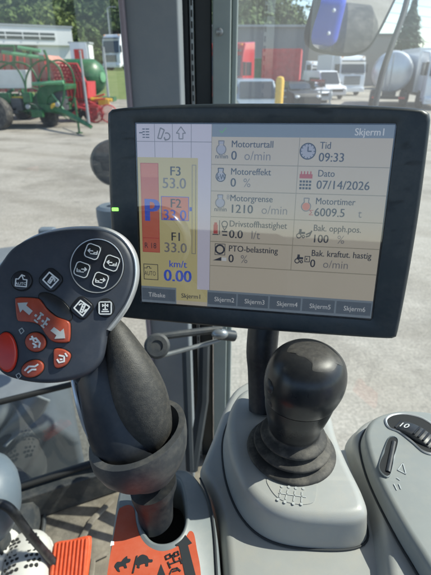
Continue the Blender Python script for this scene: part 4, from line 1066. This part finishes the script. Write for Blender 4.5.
# fuel, pto, tractor icons
sp('icon', 'scr_dred', (.326, .520, .344, .570), (.329, .508, .341, .520), h=.0007)
sp('icon', 'scr_ink', (.350, .495, .353, .575), (.322, .572, .348, .577), (.362, .552, .385, .560), (.364, .572, .385, .580), h=.0007)
sl('icon', 'scr_ink', circ(.373, .515, .012, 16), [(.364, .528), (.373, .548), (.383, .528)], w_=.004)
sp('icon', 'scr_ink', *frame_rects(.333, .625, .378, .690, .0025), h=.0007)
sl('icon', 'scr_ink', circ(.355, .657, .018, 20), w_=.007)
mb = MB(); mb.add([M(.325, .722, .0007), M(.362, .70, .0007), M(.362, .722, .0007)], [(0, 2, 1)]); mb.build('icon', 'scr_ink', scr, smooth=False)
sp('icon', 'scr_white', (.364, .703, .384, .722), h=.0007)
for dv in (0, .138):
    b = .553+dv
    sl('icon', 'scr_ink', circ(.680, b+.008, .009, 14), circ(.698, b+.011, .005, 12), w_=.004)
    sp('icon', 'scr_ink', (.678, b-.014, .704, b-.002), (.680, b-.028, .690, b-.014), h=.0007)
    if dv == 0: sl('icon', 'scr_ink', [(.708, b+.012), (.722, b+.006), (.730, b-.022)], [(.708, b), (.726, b-.012)], w_=.006)
    else:
        sp('icon', 'scr_ink', *frame_rects(.710, b-.022, .732, b+.012, .003), (.716, b-.010, .721, b+.0), h=.0007)
sl('icon', 'scr_ink', *[[(.04, .026+.014*k), (.054, .026+.014*k)] for k in range(4)], [(.012, .045), (.026, .045)], *[[(.026, .026+.014*k), (.036, .026+.014*k)] for k in range(4)], w_=.004)
sl('icon', 'scr_grey', [(.090, .072), (.102, .020), (.118, .030), (.104, .074), (.090, .072)], circ(.128, .062, .013, 16, -120, 150), [(.118, .066), (.121, .082), (.131, .078)], w_=.005)
sl('icon', 'scr_grey', [(.179, .074), (.179, .046), (.168, .046), (.187, .014), (.206, .046), (.195, .046), (.195, .074), (.179, .074)], w_=.004)
sl('icon', 'scr_green', [(.345, .032), (.353, .042), (.370, .018)], w_=.004)
sl('icon', 'scr_ink', [(.018, .79), (.03, .79), (.03, .78), (.042, .78), (.042, .79), (.05, .79)], w_=.003)
rect(MB(), -.004, -.006, 1.004, 1.006, .0016, .0001).build('cover_glass', 'screen_glass', mon, smooth=False)
# status led on the bezel
MB().box(M(-.100, .455, .0042), (.006, .002, .003)).build('status_led', 'green_led', mon, bevel=.0005)
# back arm of the monitor
MB().tube(cr([M(.56, .9, -.045), P(262, 345, .44), P(263, 372, .445), P(264, 410, .45)], 5, False), .016, 14, .8).build('support_arm', 'black_satin', mon)
MB().box(M(.5, .7, -.050), (.10, .03, .08)).build('mount_plate', 'bezel_plastic', mon, bevel=.004)

# ================================================================ CONSOLE
con = thing('control_console', 'grey moulded armrest console carrying the levers and the monitor', 'console', Z(270, 600, -.55))
def mound(name, m_, out, zb, z1, zt, grow=.012, rnd=.012, parent=con, n_=140, lift=None, seam=False):
    """block with outline traced on its top rim height zt, spreading by grow at its foot"""
    o_ = resample(out, n_); ce_ = sum(o_, V())/n_
    nr = []
    for i in range(n_):
        t_ = (o_[(i+1) % n_]-o_[i-1]); nn = V(t_.y, -t_.x, 0).normalized(); nr.append(nn)
    area = sum(o_[i-1].x*o_[i].y-o_[i].x*o_[i-1].y for i in range(n_))
    if area < 0: nr = [-x_ for x_ in nr]
    def at(inset_, z): return [V(p.x, p.y, 0)-nn*inset_+V(0, 0, EYE+z+(lift(p) if lift else 0)) for p, nn in zip(o_, nr)]
    rings = [at(-grow, zb), at(-grow*.45, (zb+z1)/2), at(0, z1)]
    for a in (15, 30, 45, 60, 75, 90): rings.append(at(rnd*(1-math.cos(R(a))), z1+(zt-z1)*math.sin(R(a))))
    mb = MB(); mb.loft(rings)
    if seam:
        ln = [p+V(0, 0, .0020) for p in at(-grow-.0004, zb)]; MB().tube(ln+[ln[0]], .0010, 8, caps=False).build('seam', 'seam', parent)
    return mb.build(name, m_, parent, angle=60)
# main body (right and centre), pixel outlines traced at the level of its rim
zb_ = -.352
body = cr([Z(a, b, zb_) for a, b in ((262, 374), (244, 380), (231, 390), (221, 410), (211, 436), (203, 455), (200, 468), (212, 492), (219, 520), (223, 560), (226, 640), (226, 720), (330, 740), (430, 740), (560, 700), (560, 560), (470, 430), (420, 421), (390, 419), (366, 428), (352, 442), (345, 446), (338, 440), (334, 415), (325, 388), (300, 372))], 6)
mound('body', 'pale_plastic', body, -.62, -.368, zb_, grow=.006, rnd=.010)
# raised shift pedestal
zp = -.318
ped = cr([Z(a, b, zp) for a, b in ((250, 385), (235, 396), (227, 418), (229, 448), (238, 475), (252, 496), (272, 510), (300, 517), (340, 519), (362, 516), (369, 508), (364, 490), (349, 460), (338, 434), (330, 408), (316, 388), (285, 378))], 6)
pedo = mound('pedestal', 'pale_plastic', ped, zb_-.001, -.328, zp, grow=.004, rnd=.010, seam=True)
# outer shoulder line of the body
# emblem plate with gear pattern
epl = resample(cr([Z(a, b, zp+.0006) for a, b in ((268, 478), (270, 488), (280, 499), (297, 504), (312, 503), (316, 496), (317, 482), (317, 476), (292, 480))], 5), 48)
MB().plate(epl, (0, 0, 1), .0008).build('emblem_plate', 'pale_plastic_dusty', con)
def ribbon(lines, n_, w_, f, h=.0004):
    mb = MB()
    for ln in lines:
        for a, b in zip(ln[:-1], ln[1:]):
            pa, pb = f(*a)+n_*h, f(*b)+n_*h
            if (pb-pa).length < 1e-6: continue
            d_ = (pb-pa).normalized(); s = d_.cross(n_).normalized()*w_/2
            t_ = [pa-s-d_*w_*.2, pa+s-d_*w_*.2, pb+s+d_*w_*.2, pb-s+d_*w_*.2]; mb.loft([[q_-n_*.0003 for q_ in t_], t_])
    return mb
fz = lambda a, b: Z(a, b, zp+.0010)
ribbon([[(279, 493), (306, 497)], [(281, 489), (279.5, 497)], [(288, 490), (285.5, 499)], [(295, 491), (293.5, 501)], [(302, 492), (301.5, 502)]], V(0, 0, 1), .0009, fz, .0002).build('emblem', 'emboss', con, smooth=False)
for a_, b_ in ((282, 486.5), (289, 487), (296, 488), (303.5, 488.5), (278, 499.5), (285, 502), (293.5, 503.5), (301.5, 504)): MB().loft([[fz(a_, b_)+V(.0013*math.cos(k*math.pi/6), .0013*math.sin(k*math.pi/6), z_) for k in range(12)] for z_ in (0, .0002)]).build('gear_mark', 'emboss', con, smooth=False)
# left module with slot
zl = -.345
lo = [Z(a, b, zl) for a, b in ((121, 486), (117, 496), (112, 530), (106, 575), (98, 640), (92, 700), (226, 700), (223, 640), (221, 575), (217, 530), (210, 498), (196, 476), (184, 468), (160, 470), (135, 476))]
lo = cr(lo, 6)
so2 = [Z(a, b, zl) for a, b in ((146, 478), (141, 490), (140, 510), (143, 528), (149, 539), (158, 544), (170, 543), (180, 536), (185, 524), (185, 508), (183, 492), (178, 480), (162, 476))]
so2 = cr(so2, 6)
def polar(pts, ce_, n_):
    """resample by angle around ce_"""
    res = []; ang = [math.atan2(p.y-ce_.y, p.x-ce_.x) for p in pts]
    for k in range(n_):
        a = -math.pi+2*math.pi*k/n_; dv = V(math.cos(a), math.sin(a), 0); best = None
        for i in range(len(pts)):
            p0, p1 = pts[i-1], pts[i]; e = p1-p0; den = dv.x*e.y-dv.y*e.x
            if abs(den) < 1e-12: continue
            w0 = p0-ce_; t_ = (w0.x*e.y-w0.y*e.x)/den; s_ = (w0.x*dv.y-w0.y*dv.x)/den
            if t_ > 0 and -1e-6 <= s_ <= 1+1e-6 and (best is None or t_ > best): best = t_
        res.append(ce_+dv*best)
    return res
sc_ = Z(162, 512, zl)
O, I = polar(lo, sc_, 160), polar(so2, sc_, 160)
ctr = sc_
up = V(0, 0, 1)
rings = [[p-up*.25 for p in O], [p-up*.006 for p in O], [p+(ctr-p).normalized()*.0012-up*.002 for p in O], [p+(ctr-p).normalized()*.004 for p in O]]
rings += [[i_+(i_-ctr).normalized()*.0045+up*.0004 for i_ in I], [i_+(i_-ctr).normalized()*.003+up*.002 for i_ in I], [i_+(i_-ctr).normalized()*.0015+up*.002 for i_ in I], [i_+up*.0005 for i_ in I], [i_-up*.045 for i_ in I]]
MB().loft(rings, True, False).build('lever_panel', 'panel_plastic', con, angle=55)
MB().loft([[i_-up*.046 for i_ in I], [i_-up*.043 for i_ in I]]).build('slot_floor', 'slot_dark', con)
MB().tube(cr([Z(a, b, zl+.001) for a, b in ((200, 478), (209, 500), (214, 530), (217, 575), (219, 620))], 5, False), .0009, 6).build('seam', 'seam', con)
dec = [Z(a, b, zl+.0008) for a, b in ((118, 512), (122, 507), (129, 505), (134, 509), (136, 522), (140, 536), (148, 546), (160, 551), (172, 549), (181, 543), (187, 535), (190, 531), (194, 534), (197, 550), (201, 575), (203, 640), (100, 640), (107, 575), (113, 540))]
dec = cr(dec, 5)
dc = MB().loft([[p-up*.0006 for p in dec], dec]).build('orange_decal', 'decal_orange', con, smooth=False)
fd_ = lambda a, b: Z(a, b, zl+.0012)
def poly(pts, n_, f, h=.0, th=.0003):
    a = [f(*p)+n_*h for p in pts]; return MB().loft([[q_-n_*th for q_ in a], a])
mb = poly([(183, 532), (175, 545), (179, 546), (186, 580), (197, 580), (188, 545), (192, 543)], up, fd_)
mb.build('arrow', 'decal_ink', dc, smooth=False)
poly([(157, 576), (161, 564), (165, 574), (170, 600), (155, 600)], up, fd_).build('arrow', 'decal_ink', dc, smooth=False)
# hare / tortoise, slash, tractor
ribbon([[(133, 573), (137, 556)]], up, .0011, fd_).build('slash', 'decal_ink', dc, smooth=False)
def blob(pts): return [(p.x, p.y) for p in cr([V(a, b, 0) for a, b in pts], 5)]
poly(blob([(114.5, 566), (117, 562), (121, 561.5), (123.5, 558.5), (127, 556), (127.5, 558.5), (130.5, 559), (129.5, 562), (126, 563.5), (127, 567.5), (124.5, 568), (123.5, 566), (119, 567.5), (120, 571.5), (117.5, 571), (115.8, 568.5)]), up, fd_).build('hare', 'decal_ink', dc, smooth=False)
poly(blob([(134.5, 563), (137, 558), (142, 554.5), (147, 556), (149, 559), (152.5, 559.5), (152, 562), (148.5, 562.5), (148, 566), (145.5, 566), (145, 563.5), (140, 565), (139.5, 568), (137, 567.5), (137, 565)]), up, fd_).build('tortoise', 'decal_ink', dc, smooth=False)
ribbon([[(165.5, 556), (170, 554), (171, 557.5), (166.5, 559.5), (165.5, 556)], [(174, 553), (178, 551.5), (179, 555), (175, 556.5), (174, 553)], [(170.5, 556), (174.5, 554.5)], [(172.5, 555.2), (175, 562.5)], [(169.5, 564.5), (180, 560.5)], [(168, 562), (170.5, 568)], [(179.5, 557.5), (182, 563.5)], [(170, 574), (172, 569.5), (177, 568), (180.5, 571)], [(173, 571.5), (178, 570)]], up, .0010, fd_).build('tractor_symbol', 'decal_ink', dc, smooth=False)
mb = poly([(111, 541), (114, 541), (114, 545), (110, 546)], up, lambda a, b: Z(a, b, zl+.001)); mb.build('sunlit_speck', 'icon_white', con, smooth=False)  # small speck of sunlight painted at the decal's edge

# right module
zr = -.335
rb = cr([Z(a, b, zr) for a, b in ((352, 440), (356, 428), (368, 418), (385, 413), (410, 413), (440, 422), (480, 450), (540, 560), (540, 680), (400, 680), (392, 620), (388, 575), (380, 520), (370, 485), (358, 458))], 6)
mound('side_module', 'pale_plastic', rb, zb_-.002, -.345, zr, grow=.005, rnd=.008)
zq = -.318
rp = cr([Z(a, b, zq) for a, b in ((365, 430), (366, 445), (374, 470), (392, 506), (416, 546), (445, 585), (500, 610), (520, 520), (480, 440), (440, 414), (415, 409), (392, 410), (373, 417))], 6)
side = mound('side_panel', 'panel_light', rp, zr-.001, -.325, zq, grow=.002, rnd=.006, seam=True)
# thumb wheel recess
f1 = lambda a, b: Z(a, b, zq+.0012)
rec = resample(cr([f1(a, b) for a, b in ((385, 419), (392, 414), (406, 413), (424, 418), (440, 430), (446, 445), (436, 454), (424, 452), (412, 442), (399, 432), (388, 427))], 6), 80)
ce = sum(rec, V())/80
MB().loft([[p-up*.002 for p in rec], rec, [p+(ce-p).normalized()*.0012+up*.0006 for p in rec], [p+(ce-p).normalized()*.0022 for p in rec], [p+(ce-p).normalized()*.0024-up*.0011 for p in rec]], False, False).build('wheel_surround', 'silver_trim', con)
MB().loft([[p+(ce-p).normalized()*.002-up*.0014 for p in rec], [p+(ce-p).normalized()*.002-up*.0004 for p in rec]]).build('wheel_well', 'slot_dark', con)
wx = (f1(440, 447)-f1(391, 419)).normalized(); wy = up.cross(wx); RW = .034
wc = f1(416, 434)-up*(RW-.0045)
tw = thing('thumb_wheel', 'black ribbed thumb wheel numbered 10 on the right console', 'dial', wc)
MB().lathe([(RW-.002, -.0082), (RW-.0006, -.0078), (RW, -.0066), (RW, .0066), (RW-.0006, .0078), (RW-.002, .0082)], wc, wy, 90).build('wheel', 'black_satin', tw)
mb = MB()
for k in range(15):
    a = R(35+110*k/14)
    if k in (4, 5, 6): continue
    dv = wx*math.cos(math.pi-a)+up*math.sin(a)
    mb.tube([wc+dv*(RW+.0002)-wy*.0066, wc+dv*(RW+.0002)+wy*.0066], .0011, 6)
mb.build('grip_ridges', 'black_gloss', tw)
f2 = lambda a, b: Z(a, b, zq+.0062-.0004)
ang_ = wx*-.45+up*.0
cn = wc+up*(RW+.0004)-wx*.0125; a_ = R(111)
dv = wx*math.cos(a_)+up*math.sin(a_); tg = (wx*math.sin(a_)-up*math.cos(a_))
text_on('10', wc+dv*(RW+.0004), tg, wy, .0072, 'icon_white', tw, 'number')
# slider
sl_ = [f1(a, b) for a, b in ((388, 439), (393, 436), (398, 439), (397, 448), (392, 470), (389, 477), (384, 476), (379, 469), (380, 460))]
slo = resample(cr(sl_, 5), 50); ce = sum(slo, V())/50
MB().loft([[p-up*.001 for p in slo], [p+up*.0004 for p in slo], [p+(ce-p).normalized()*.0010+up*.0008 for p in slo], [p+(ce-p).normalized()*.0016 for p in slo]], False, False).build('slider_surround', 'panel_plastic', con)
MB().loft([[p-up*.001 for p in slo], [p+(ce-p).normalized()*.0014+up*.0001 for p in slo]]).build('slider_slot', 'slot_dark', con)
MB().tube([f1(394, 442), f1(388, 472)], .0022, 10, .8).build('slider_rail', 'black_satin', con)
f3 = lambda a, b: Z(a, b, zq+.0005)
ribbon([[(403, 463), (398, 470), (406, 474), (403, 463)], [(397, 478), (400, 480)], [(394, 484), (397, 490)], [(399, 484), (401, 489)]], up, .0007, f3, .0003).build('slider_marks', 'icon_grey', con, smooth=False)

# ================================================================ SHIFT LEVER (round knob with bellows)
kb = Z(291, 449, zp)
lev = thing('shift_lever', 'round glossy black lever knob on ringed rubber bellows', 'lever', kb)
kb = kb+V(0, 0, -.001)
prof = [(.0400, 0), (.0412, .0012), (.0410, .0026), (.0395, .0038), (.0355, .0052), (.0270, .0066), (.0268, .0080), (.0345, .0092), (.0355, .0106), (.0348, .0120), (.0300, .0138), (.0232, .0156), (.0230, .0170), (.0294, .0184), (.0302, .0198), (.0294, .0214), (.0262, .0235), (.0232, .0255), (.0228, .0300), (.0215, .042)]
prof = [(a, b) for a, b, _ in [tuple(p) for p in cr([V(a, b, 0) for a, b in prof], 3, False)]]
MB().lathe(prof, kb, (.04, .02, 1), 64).build('bellows', 'bellows_rubber', lev)
# knob: rings with varying centres
def knob_rings(data):
    rings = []
    for (h, rx, ry, cx, cy) in [tuple(p) for p in cr([Vector(d_) for d_ in data], 4, False)]:
        rings.append([kb+V(cx+rx*math.cos(2*math.pi*k/56), cy+ry*math.sin(2*math.pi*k/56), h) for k in range(56)])
    return rings
lower = [(.029, .0232, .0232, .001, .0), (.036, .0246, .0242, .001, .0), (.045, .0268, .0262, .0015, 0), (.054, .0290, .0281, .002, 0), (.0635, .0304, .0294, .003, 0)]
MB().loft(knob_rings(lower)).build('collar', 'black_gloss', lev)
upper = [(.064, .0303, .0293, .003, 0), (.0648, .0309, .0299, .003, 0), (.071, .0326, .0314, .004, 0), (.080, .0341, .0327, .005, .0), (.089, .0339, .0325, .006, .001), (.098, .0314, .0306, .0068, .002), (.1045, .0268, .0262, .007, .0025), (.109, .0205, .0205, .007, .003), (.1115, .0130, .0130, .007, .003), (.1125, .0001, .0001, .007, .003)]
ko = MB().loft(knob_rings(upper)).build('knob', 'black_gloss', lev)
from mathutils.bvhtree import BVHTree
def wrap(rings, lines, off):
    """lay a small outline on a lofted skin, seen from the driver's eye when it was traced"""
    n_ = len(rings[0]); vs = [p for r_i in rings for p in r_i]; fs = [(i*n_+j, i*n_+(j+1) % n_, (i+1)*n_+(j+1) % n_, (i+1)*n_+j) for i in range(len(rings)-1) for j in range(n_)]
    tree_ = BVHTree.FromPolygons(vs, fs); res = []
    for (a, b) in lines:
        h_ = tree_.ray_cast(CAM, ray(a, b).normalized())
        if h_[0] is None: res.append(None); continue
        nn = h_[1] if h_[1].dot(ray(a, b)) < 0 else -h_[1]; res.append(h_[0]+nn*off)
    return res
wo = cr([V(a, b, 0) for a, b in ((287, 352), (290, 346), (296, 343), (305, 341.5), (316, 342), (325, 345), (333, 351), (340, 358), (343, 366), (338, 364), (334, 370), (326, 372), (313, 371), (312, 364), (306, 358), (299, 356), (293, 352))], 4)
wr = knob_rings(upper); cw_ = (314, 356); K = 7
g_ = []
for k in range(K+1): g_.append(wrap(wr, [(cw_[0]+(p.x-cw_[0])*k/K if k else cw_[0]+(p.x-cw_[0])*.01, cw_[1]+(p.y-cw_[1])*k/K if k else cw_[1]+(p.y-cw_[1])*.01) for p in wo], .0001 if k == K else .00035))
if all(p is not None for r_i in g_ for p in r_i): MB().loft(g_, True, False).build('worn_lit_patch', 'knob_wear_lit', ko)  # greyer patch: wear plus the sunlit top put into the colour
# side buttons on the left of the knob
for (hh, m_) in ((.084, 'black_satin'), (.069, 'black_satin')):
    MB().ell(kb+V(-.0245+(.0018 if hh < .07 else 0), -.008, hh), (.0045, .0085, .0068), 24).build('button', m_, lev)

# ================================================================ JOYSTICK
js = thing('joystick', 'large tilted joystick with button studded oval head and curved grip', 'joystick', Z(158, 510, zl))
def cw(x, y, z): return (RT*x+UP*y-FW*z)           # camera-aligned direction to world
def ring_e(c, a, b, n_=48, ph=0): return [c+a*math.cos(2*math.pi*k/n_+ph)+b*math.sin(2*math.pi*k/n_+ph) for k in range(n_)]
# stem and collar
AX = cw(-.28, .85, .45).normalized()
e1 = cw(1, .42, 0.05); e1 = (e1-AX*e1.dot(AX)).normalized(); e2 = AX.cross(e1)
def cup(items, n_=56): return [ring_e(P(px, py, d_)+AX*0, e1*ra, e2*rb_, n_) for px, py, d_, ra, rb_ in items]
rings = cup([(156, 520, .372, .0155, .015), (155, 503, .366, .0160, .016), (154, 494, .362, .0185, .018), (154, 489, .360, .0200, .019), (153, 484, .358, .0200, .019)])
MB().loft(rings).build('stem', 'black_satin', js)
rings = cup([(153, 473, .357, .0205, .019), (150, 470, .355, .0240, .0215), (147, 464, .352, .0315, .027), (143, 455, .348, .0370, .0325), (139.5, 445, .343, .0398, .0352), (137.5, 436, .3395, .0402, .0358), (137, 432, .338, .0396, .0352), (137, 431, .338, .0345, .0308), (139, 440, .341, .034, .030), (142, 453, .346, .028, .025)])
MB().loft(rings).build('collar', 'collar_plastic', js)
# grip core (thumb side shell, dark)
def spine(items, n_=48, twist=0):
    its = [tuple(p) for p in cr([Vector(i_) for i_ in items], 4, False)]; rings = []
    cs = [P(i_[0], i_[1], i_[2]) for i_ in its]
    for k_, i_ in enumerate(its):
        t_ = (cs[min(k_+1, len(cs)-1)]-cs[max(k_-1, 0)]).normalized()
        a = cw(1, 0, 0); a = (a-t_*a.dot(t_)).normalized(); b = t_.cross(a)
        rings.append([cs[k_]+a*i_[3]*math.cos(2*math.pi*q_/n_)+b*i_[4]*math.sin(2*math.pi*q_/n_) for q_ in range(n_)])
    return rings
MB().loft(spine([(96, 335, .338, .012, .010), (98, 350, .336, .0155, .014), (101, 368, .335, .0195, .018), (107, 392, .336, .0228, .020), (116, 418, .338, .0255, .021), (127, 440, .341, .0275, .023), (137, 455, .346, .0255, .020), (146, 470, .353, .018, .016)])).build('thumb_shell', 'thumb_plastic', js)
MB().loft(spine([(110, 316, .332, .003, .003), (114, 327, .331, .0080, .010), (122, 347, .329, .0130, .0155), (131, 371, .328, .0180, .0195), (139.5, 396, .330, .0210, .0205), (147, 419, .334, .0195, .019), (152, 437, .339, .0155, .015), (154.5, 450, .345, .010, .010), (155, 458, .349, .003, .004)])).build('palm_pad', 'grip_rubber', js)
MB().tube(cr([P(72, 377, .327), P(77, 402, .325), (P(85, 428, .328)), P(97, 450, .331), P(108, 464, .334)], 6, False), .0016, 8, 1).build('grip_trim', 'silver_trim', js)
# head
hn = cw(.10, .06, 1).normalized(); ho = P(65, 305, .305)
def H_(px, py, h=0): return onp(px, py, ho, hn)+hn*h
ho_out = [(0, 262), (12, 247), (32, 236), (55, 230), (80, 228), (104, 230), (121, 239), (131, 253), (134, 268), (132, 285), (125, 303), (114, 319), (106, 332), (104, 346), (100, 362), (88, 375), (66, 382), (44, 384), (20, 381), (0, 373), (-14, 350), (-20, 320), (-14, 285)]
hout = resample(cr([H_(a, b) for a, b in ho_out], 6), 150)
head = MB().plate(hout, hn, .026, .004).build('head', 'head_plastic', js, angle=50)
rim_p = resample(cr([H_(a, b, -.003) for a, b in ((-16, 290), (-8, 268), (3, 256), (18, 242), (38, 232), (60, 227), (82, 225.5), (105, 227), (123, 236), (134, 251), (137.5, 268), (135.5, 286), (128, 305), (118, 320), (109, 331))], 6, False), 120)
rings = []
for k, p in enumerate(rim_p[:-8]):
    c_ = H_(65, 300, -.003); out_d = (p-c_).normalized(); f = math.sin(math.pi*min(1, max(0.0, k/112)))**.4
    rings.append([p+out_d*(math.cos(2*math.pi*q_/12)*.0026*f-.0016)+hn*math.sin(2*math.pi*q_/12)*.0070*f-hn*.005 for q_ in range(12)])
MB().loft(rings).build('rim', 'silver_trim', js)
rings = [[p-hn*.026 for p in hout], [p+(sum(hout, V())/150-p)*.12-hn*.034 for p in hout]]
MB().loft(rings).build('head_back', 'black_satin', js)
# neck flowing from the head to the grip
MB().loft(spine([(96, 330, .330, .016, .010), (92, 345, .330, .018, .012), (90, 362, .331, .017, .013), (94, 380, .333, .014, .012)])).build('neck', 'thumb_plastic', js)
def button(name, pts, m_, h=.0015, th=.002, bev=.0007, smooth_n=5, parent=head, ring=None):
    o_ = resample(cr([H_(a, b, h) for a, b in pts], smooth_n), 64)
    ce_ = sum(o_, V())/64
    b_ = MB().plate(o_, hn, th+h, bev).build(name, m_, parent)
    g = [p+(p-ce_).normalized()*.0007-hn*(h-.0002) for p in o_]; g0 = [p-hn*.0008 for p in g]
    MB().loft([g0, g]).build('button_gap', 'slot_dark', b_)
    return b_
def rsq(cx, cy, s, ang=0, k=.28):
    pts = []; c_, s_ = math.cos(R(ang)), math.sin(R(ang))
    for (a, b) in ((-1, -1+k), (-1+k*.35, -1+k*.35), (-1+k, -1), (1-k, -1), (1-k*.35, -1+k*.35), (1, -1+k), (1, 1-k), (1-k*.35, 1-k*.35), (1-k, 1), (-1+k, 1), (-1+k*.35, 1-k*.35), (-1, 1-k)):
        pts.append((cx+s*(a*c_-b*s_), cy+s*(a*s_+b*c_)))
    return pts
def circ2(cx, cy, rx, ry=None, n_=16, ang=0):
    ry = ry or rx; return [(cx+rx*math.cos(2*math.pi*k/n_)*math.cos(R(ang))-ry*math.sin(2*math.pi*k/n_)*math.sin(R(ang)), cy+rx*math.cos(2*math.pi*k/n_)*math.sin(R(ang))+ry*math.sin(2*math.pi*k/n_)*math.cos(R(ang))) for k in range(n_)]
def icon(lines, w_=.0008, h=.0019, parent=head, m_='icon_white', name='symbol'): return ribbon(lines, hn, w_, lambda a, b: H_(a, b), h).build(name, m_, parent, smooth=False)
def rot(lines, cx, cy, ang, s=1): return [[(cx+s*(a*math.cos(R(ang))-b*math.sin(R(ang))), cy+s*(a*math.sin(R(ang))+b*math.cos(R(ang)))) for a, b in ln] for ln in lines]
# black cluster with four keys
cl_ = button('key_cluster', circ2(97, 266, 26.5, 27), 'button_black', h=.0012, bev=.0006)
rp_ = resample(cr([H_(a, b, .0012) for a, b in circ2(97, 266, 26.2, 26.7, 32)], 3), 96)
MB().tube(rp_+[rp_[0]], .0004, 6, caps=False).build('cluster_ring', 'silver_trim', cl_)
for (cx, cy, ang) in ((93, 252, 20), (82.5, 270, 20), (112, 263.5, 20), (101, 280.5, 20)):
    kq = button('key', rsq(cx, cy, 7.6, ang), 'black_gloss', h=.0022, th=.001, bev=.0005, parent=cl_)
    sq = rsq(cx, cy, 6.9, ang, .4); icon([sq+[sq[0]]], .0006, .0025, cl_)
    fl = 1 if cx > 90 and cy < 270 else -1
    icon(rot([[(fl*-4.6, -.6), (fl*.4, -.6)], [(fl*-4.6, -.6), (fl*-2.6, -2.3)], [(fl*-4.6, -.6), (fl*-2.6, 1.1)]], cx, cy, ang-14), .0007, .0026, cl_)
    icon(rot([[(fl*-2, 2.3), (fl*4.8, 2.3)], [(fl*1.6, .8), (fl*1.6, 2.3)], [(fl*1.6, .8), (fl*4.8, .8)], [(fl*4.8, -1), (fl*4.8, 2.3)]], cx, cy, ang-14), .00055, .0026, cl_)
b_ = button('button', circ2(22, 281, 10, 9.5), 'button_black'); 
icon(rot([[(-5.5, -1.5), (-5.5, 5.5), (5.5, 5.5), (5.5, -1.5), (2, -1.5), (0, -6), (-3, -1.5), (-5.5, -1.5)], [(0, -6), (3, -5)]], 22, 281, 5), .0007, parent=b_)
hu = (H_(30, 281)-H_(20, 281)).normalized(); hv_ = hn.cross(hu)
text_on('AUTO', H_(22, 283.8, .0021), hu, hv_, .0019, 'icon_white', b_)
b_ = button('button', rsq(51, 280, 9.5, 42, .5), 'button_black')
icon([[(43.5, 280), (50, 272.5), (59, 280), (51.5, 288), (43.5, 280)], [(48.5, 282), (52.5, 276.5), (54.5, 278), (50.5, 283.5), (48.5, 282)], [(50, 281), (52, 282)], [(51, 279.4), (53, 280.6)], [(52.3, 277), (55.5, 279.6), (55, 281.5)]], .0009, parent=b_)
b_ = button('button', rsq(82, 308, 9.2, 40, .5), 'button_black')
icon([[(74.5, 308), (81, 300.5), (90, 307), (83, 316), (74.5, 308)], [(80.5, 311.5), (83.5, 304), (85.7, 305), (82.7, 312.5), (80.5, 311.5)], [(81.6, 309), (83.8, 310)], [(82.6, 306.5), (84.8, 307.5)], [(79.5, 305), (82, 303.6)], [(84.5, 311.5), (86.7, 309.5)]], .0009, parent=b_)
b_ = button('button', circ2(105.5, 308, 8.3, 8.8), 'button_black')
sq = rsq(105.5, 308, 6, 0, .2)
icon([sq+[sq[0]], [(102, 311.5), (109, 311.5)], [(103.2, 309.5), (107.8, 309.5)], [(105.5, 303.5), (105.5, 309.5)], [(103, 305.5), (108, 305.5)], [(103, 304.3), (103, 306.7)], [(108, 304.3), (108, 306.7)]], .0008, parent=b_)
# thumb hollow
button('thumb_hollow', [(40, 294), (48, 293), (60, 299), (69, 308), (72, 317), (68, 321), (58, 317), (47, 308), (40, 300)], 'black_gloss', h=.0006, bev=.0004)
# red rocker with two arrows
rk = button('rocker', [(16, 301), (17, 298), (24, 297.5), (38, 298.5), (42, 302), (48, 310), (57, 317), (68, 321), (70.5, 325), (70, 340), (66, 342.5), (54, 341.5), (47, 335), (40, 325), (31, 322), (20, 321), (17.5, 318)], 'button_red', h=.0026, bev=.0012, smooth_n=4)
def headpoly(pts, name='symbol', h=.0031, parent=rk, m_='icon_grey'):
    a = [H_(x_, y_, h) for x_, y_ in pts]; MB().loft([[q_-hn*.0004 for q_ in a], a]).build(name, m_, parent, smooth=False)
headpoly([(19, 303), (29, 302.5), (27.5, 305.5), (34, 311), (30.5, 315), (24, 309.5), (21.5, 312.5)], 'arrow')
headpoly([(66, 338), (55.5, 338.5), (57.5, 335), (51.5, 330.5), (55, 327), (61, 331.5), (64.5, 328.5)], 'arrow')
for (a_, b_) in ((37, 315.5), (40.5, 318), (44, 321), (47.5, 324)): headpoly(rsq(a_, b_, 1.15, 40), 'arrow')
icon([[(41.5, 312.8), (44.5, 315.2)], [(35.8, 319.8), (38.8, 322.4)], [(48, 317.8), (50.5, 320)], [(42.5, 325.2), (45.2, 327.4)], [(43, 314), (38.8, 319.5)], [(48.4, 319.4), (44.4, 325)]], .0011, .0032, rk, 'icon_grey')
b_ = button('button', circ2(36, 342, 10.4, 9.6, ang=20), 'button_red', h=.0024, bev=.001)
icon([[(31, 339), (37, 338), (41, 343), (40, 347)], [(34, 343), (38, 346), (35, 347)], [(33, 336), (35, 341)], [(36, 342), (40, 341)]], .0012, .0028, b_)
b_ = button('button', [(55, 349), (63, 349), (70, 353), (70.5, 358), (66, 365), (58, 368), (54.5, 365), (54, 356)], 'button_red', h=.0024, bev=.001)
icon([[(60, 355), (65, 356), (65, 361), (60, 362), (58, 359)], [(61, 359), (63, 359)], [(66, 353), (68, 356)]], .0010, .0028, b_)
b_ = button('button', circ2(33, 368.5, 11.5, 8.2, ang=-22), 'button_red', h=.0024, bev=.001)
icon([[(26, 370), (30, 366), (36, 366), (39, 364)], [(29, 372), (33, 369), (37, 369)]], .0012, .0028, b_)
b_ = button('button', circ2(7, 352, 10.5, 20, ang=-4), 'button_gloss_red', h=.0030, bev=.0018)
b_['label'] = 'larger glossy red oval button'
icon([[(19, 330), (22, 328), (24, 331), (21, 334), (19, 330)]], .0005, .0003, head, 'icon_grey')
icon([[(16, 375), (19, 373), (21, 376), (18, 379), (16, 375)]], .0005, .0003, head, 'icon_grey')
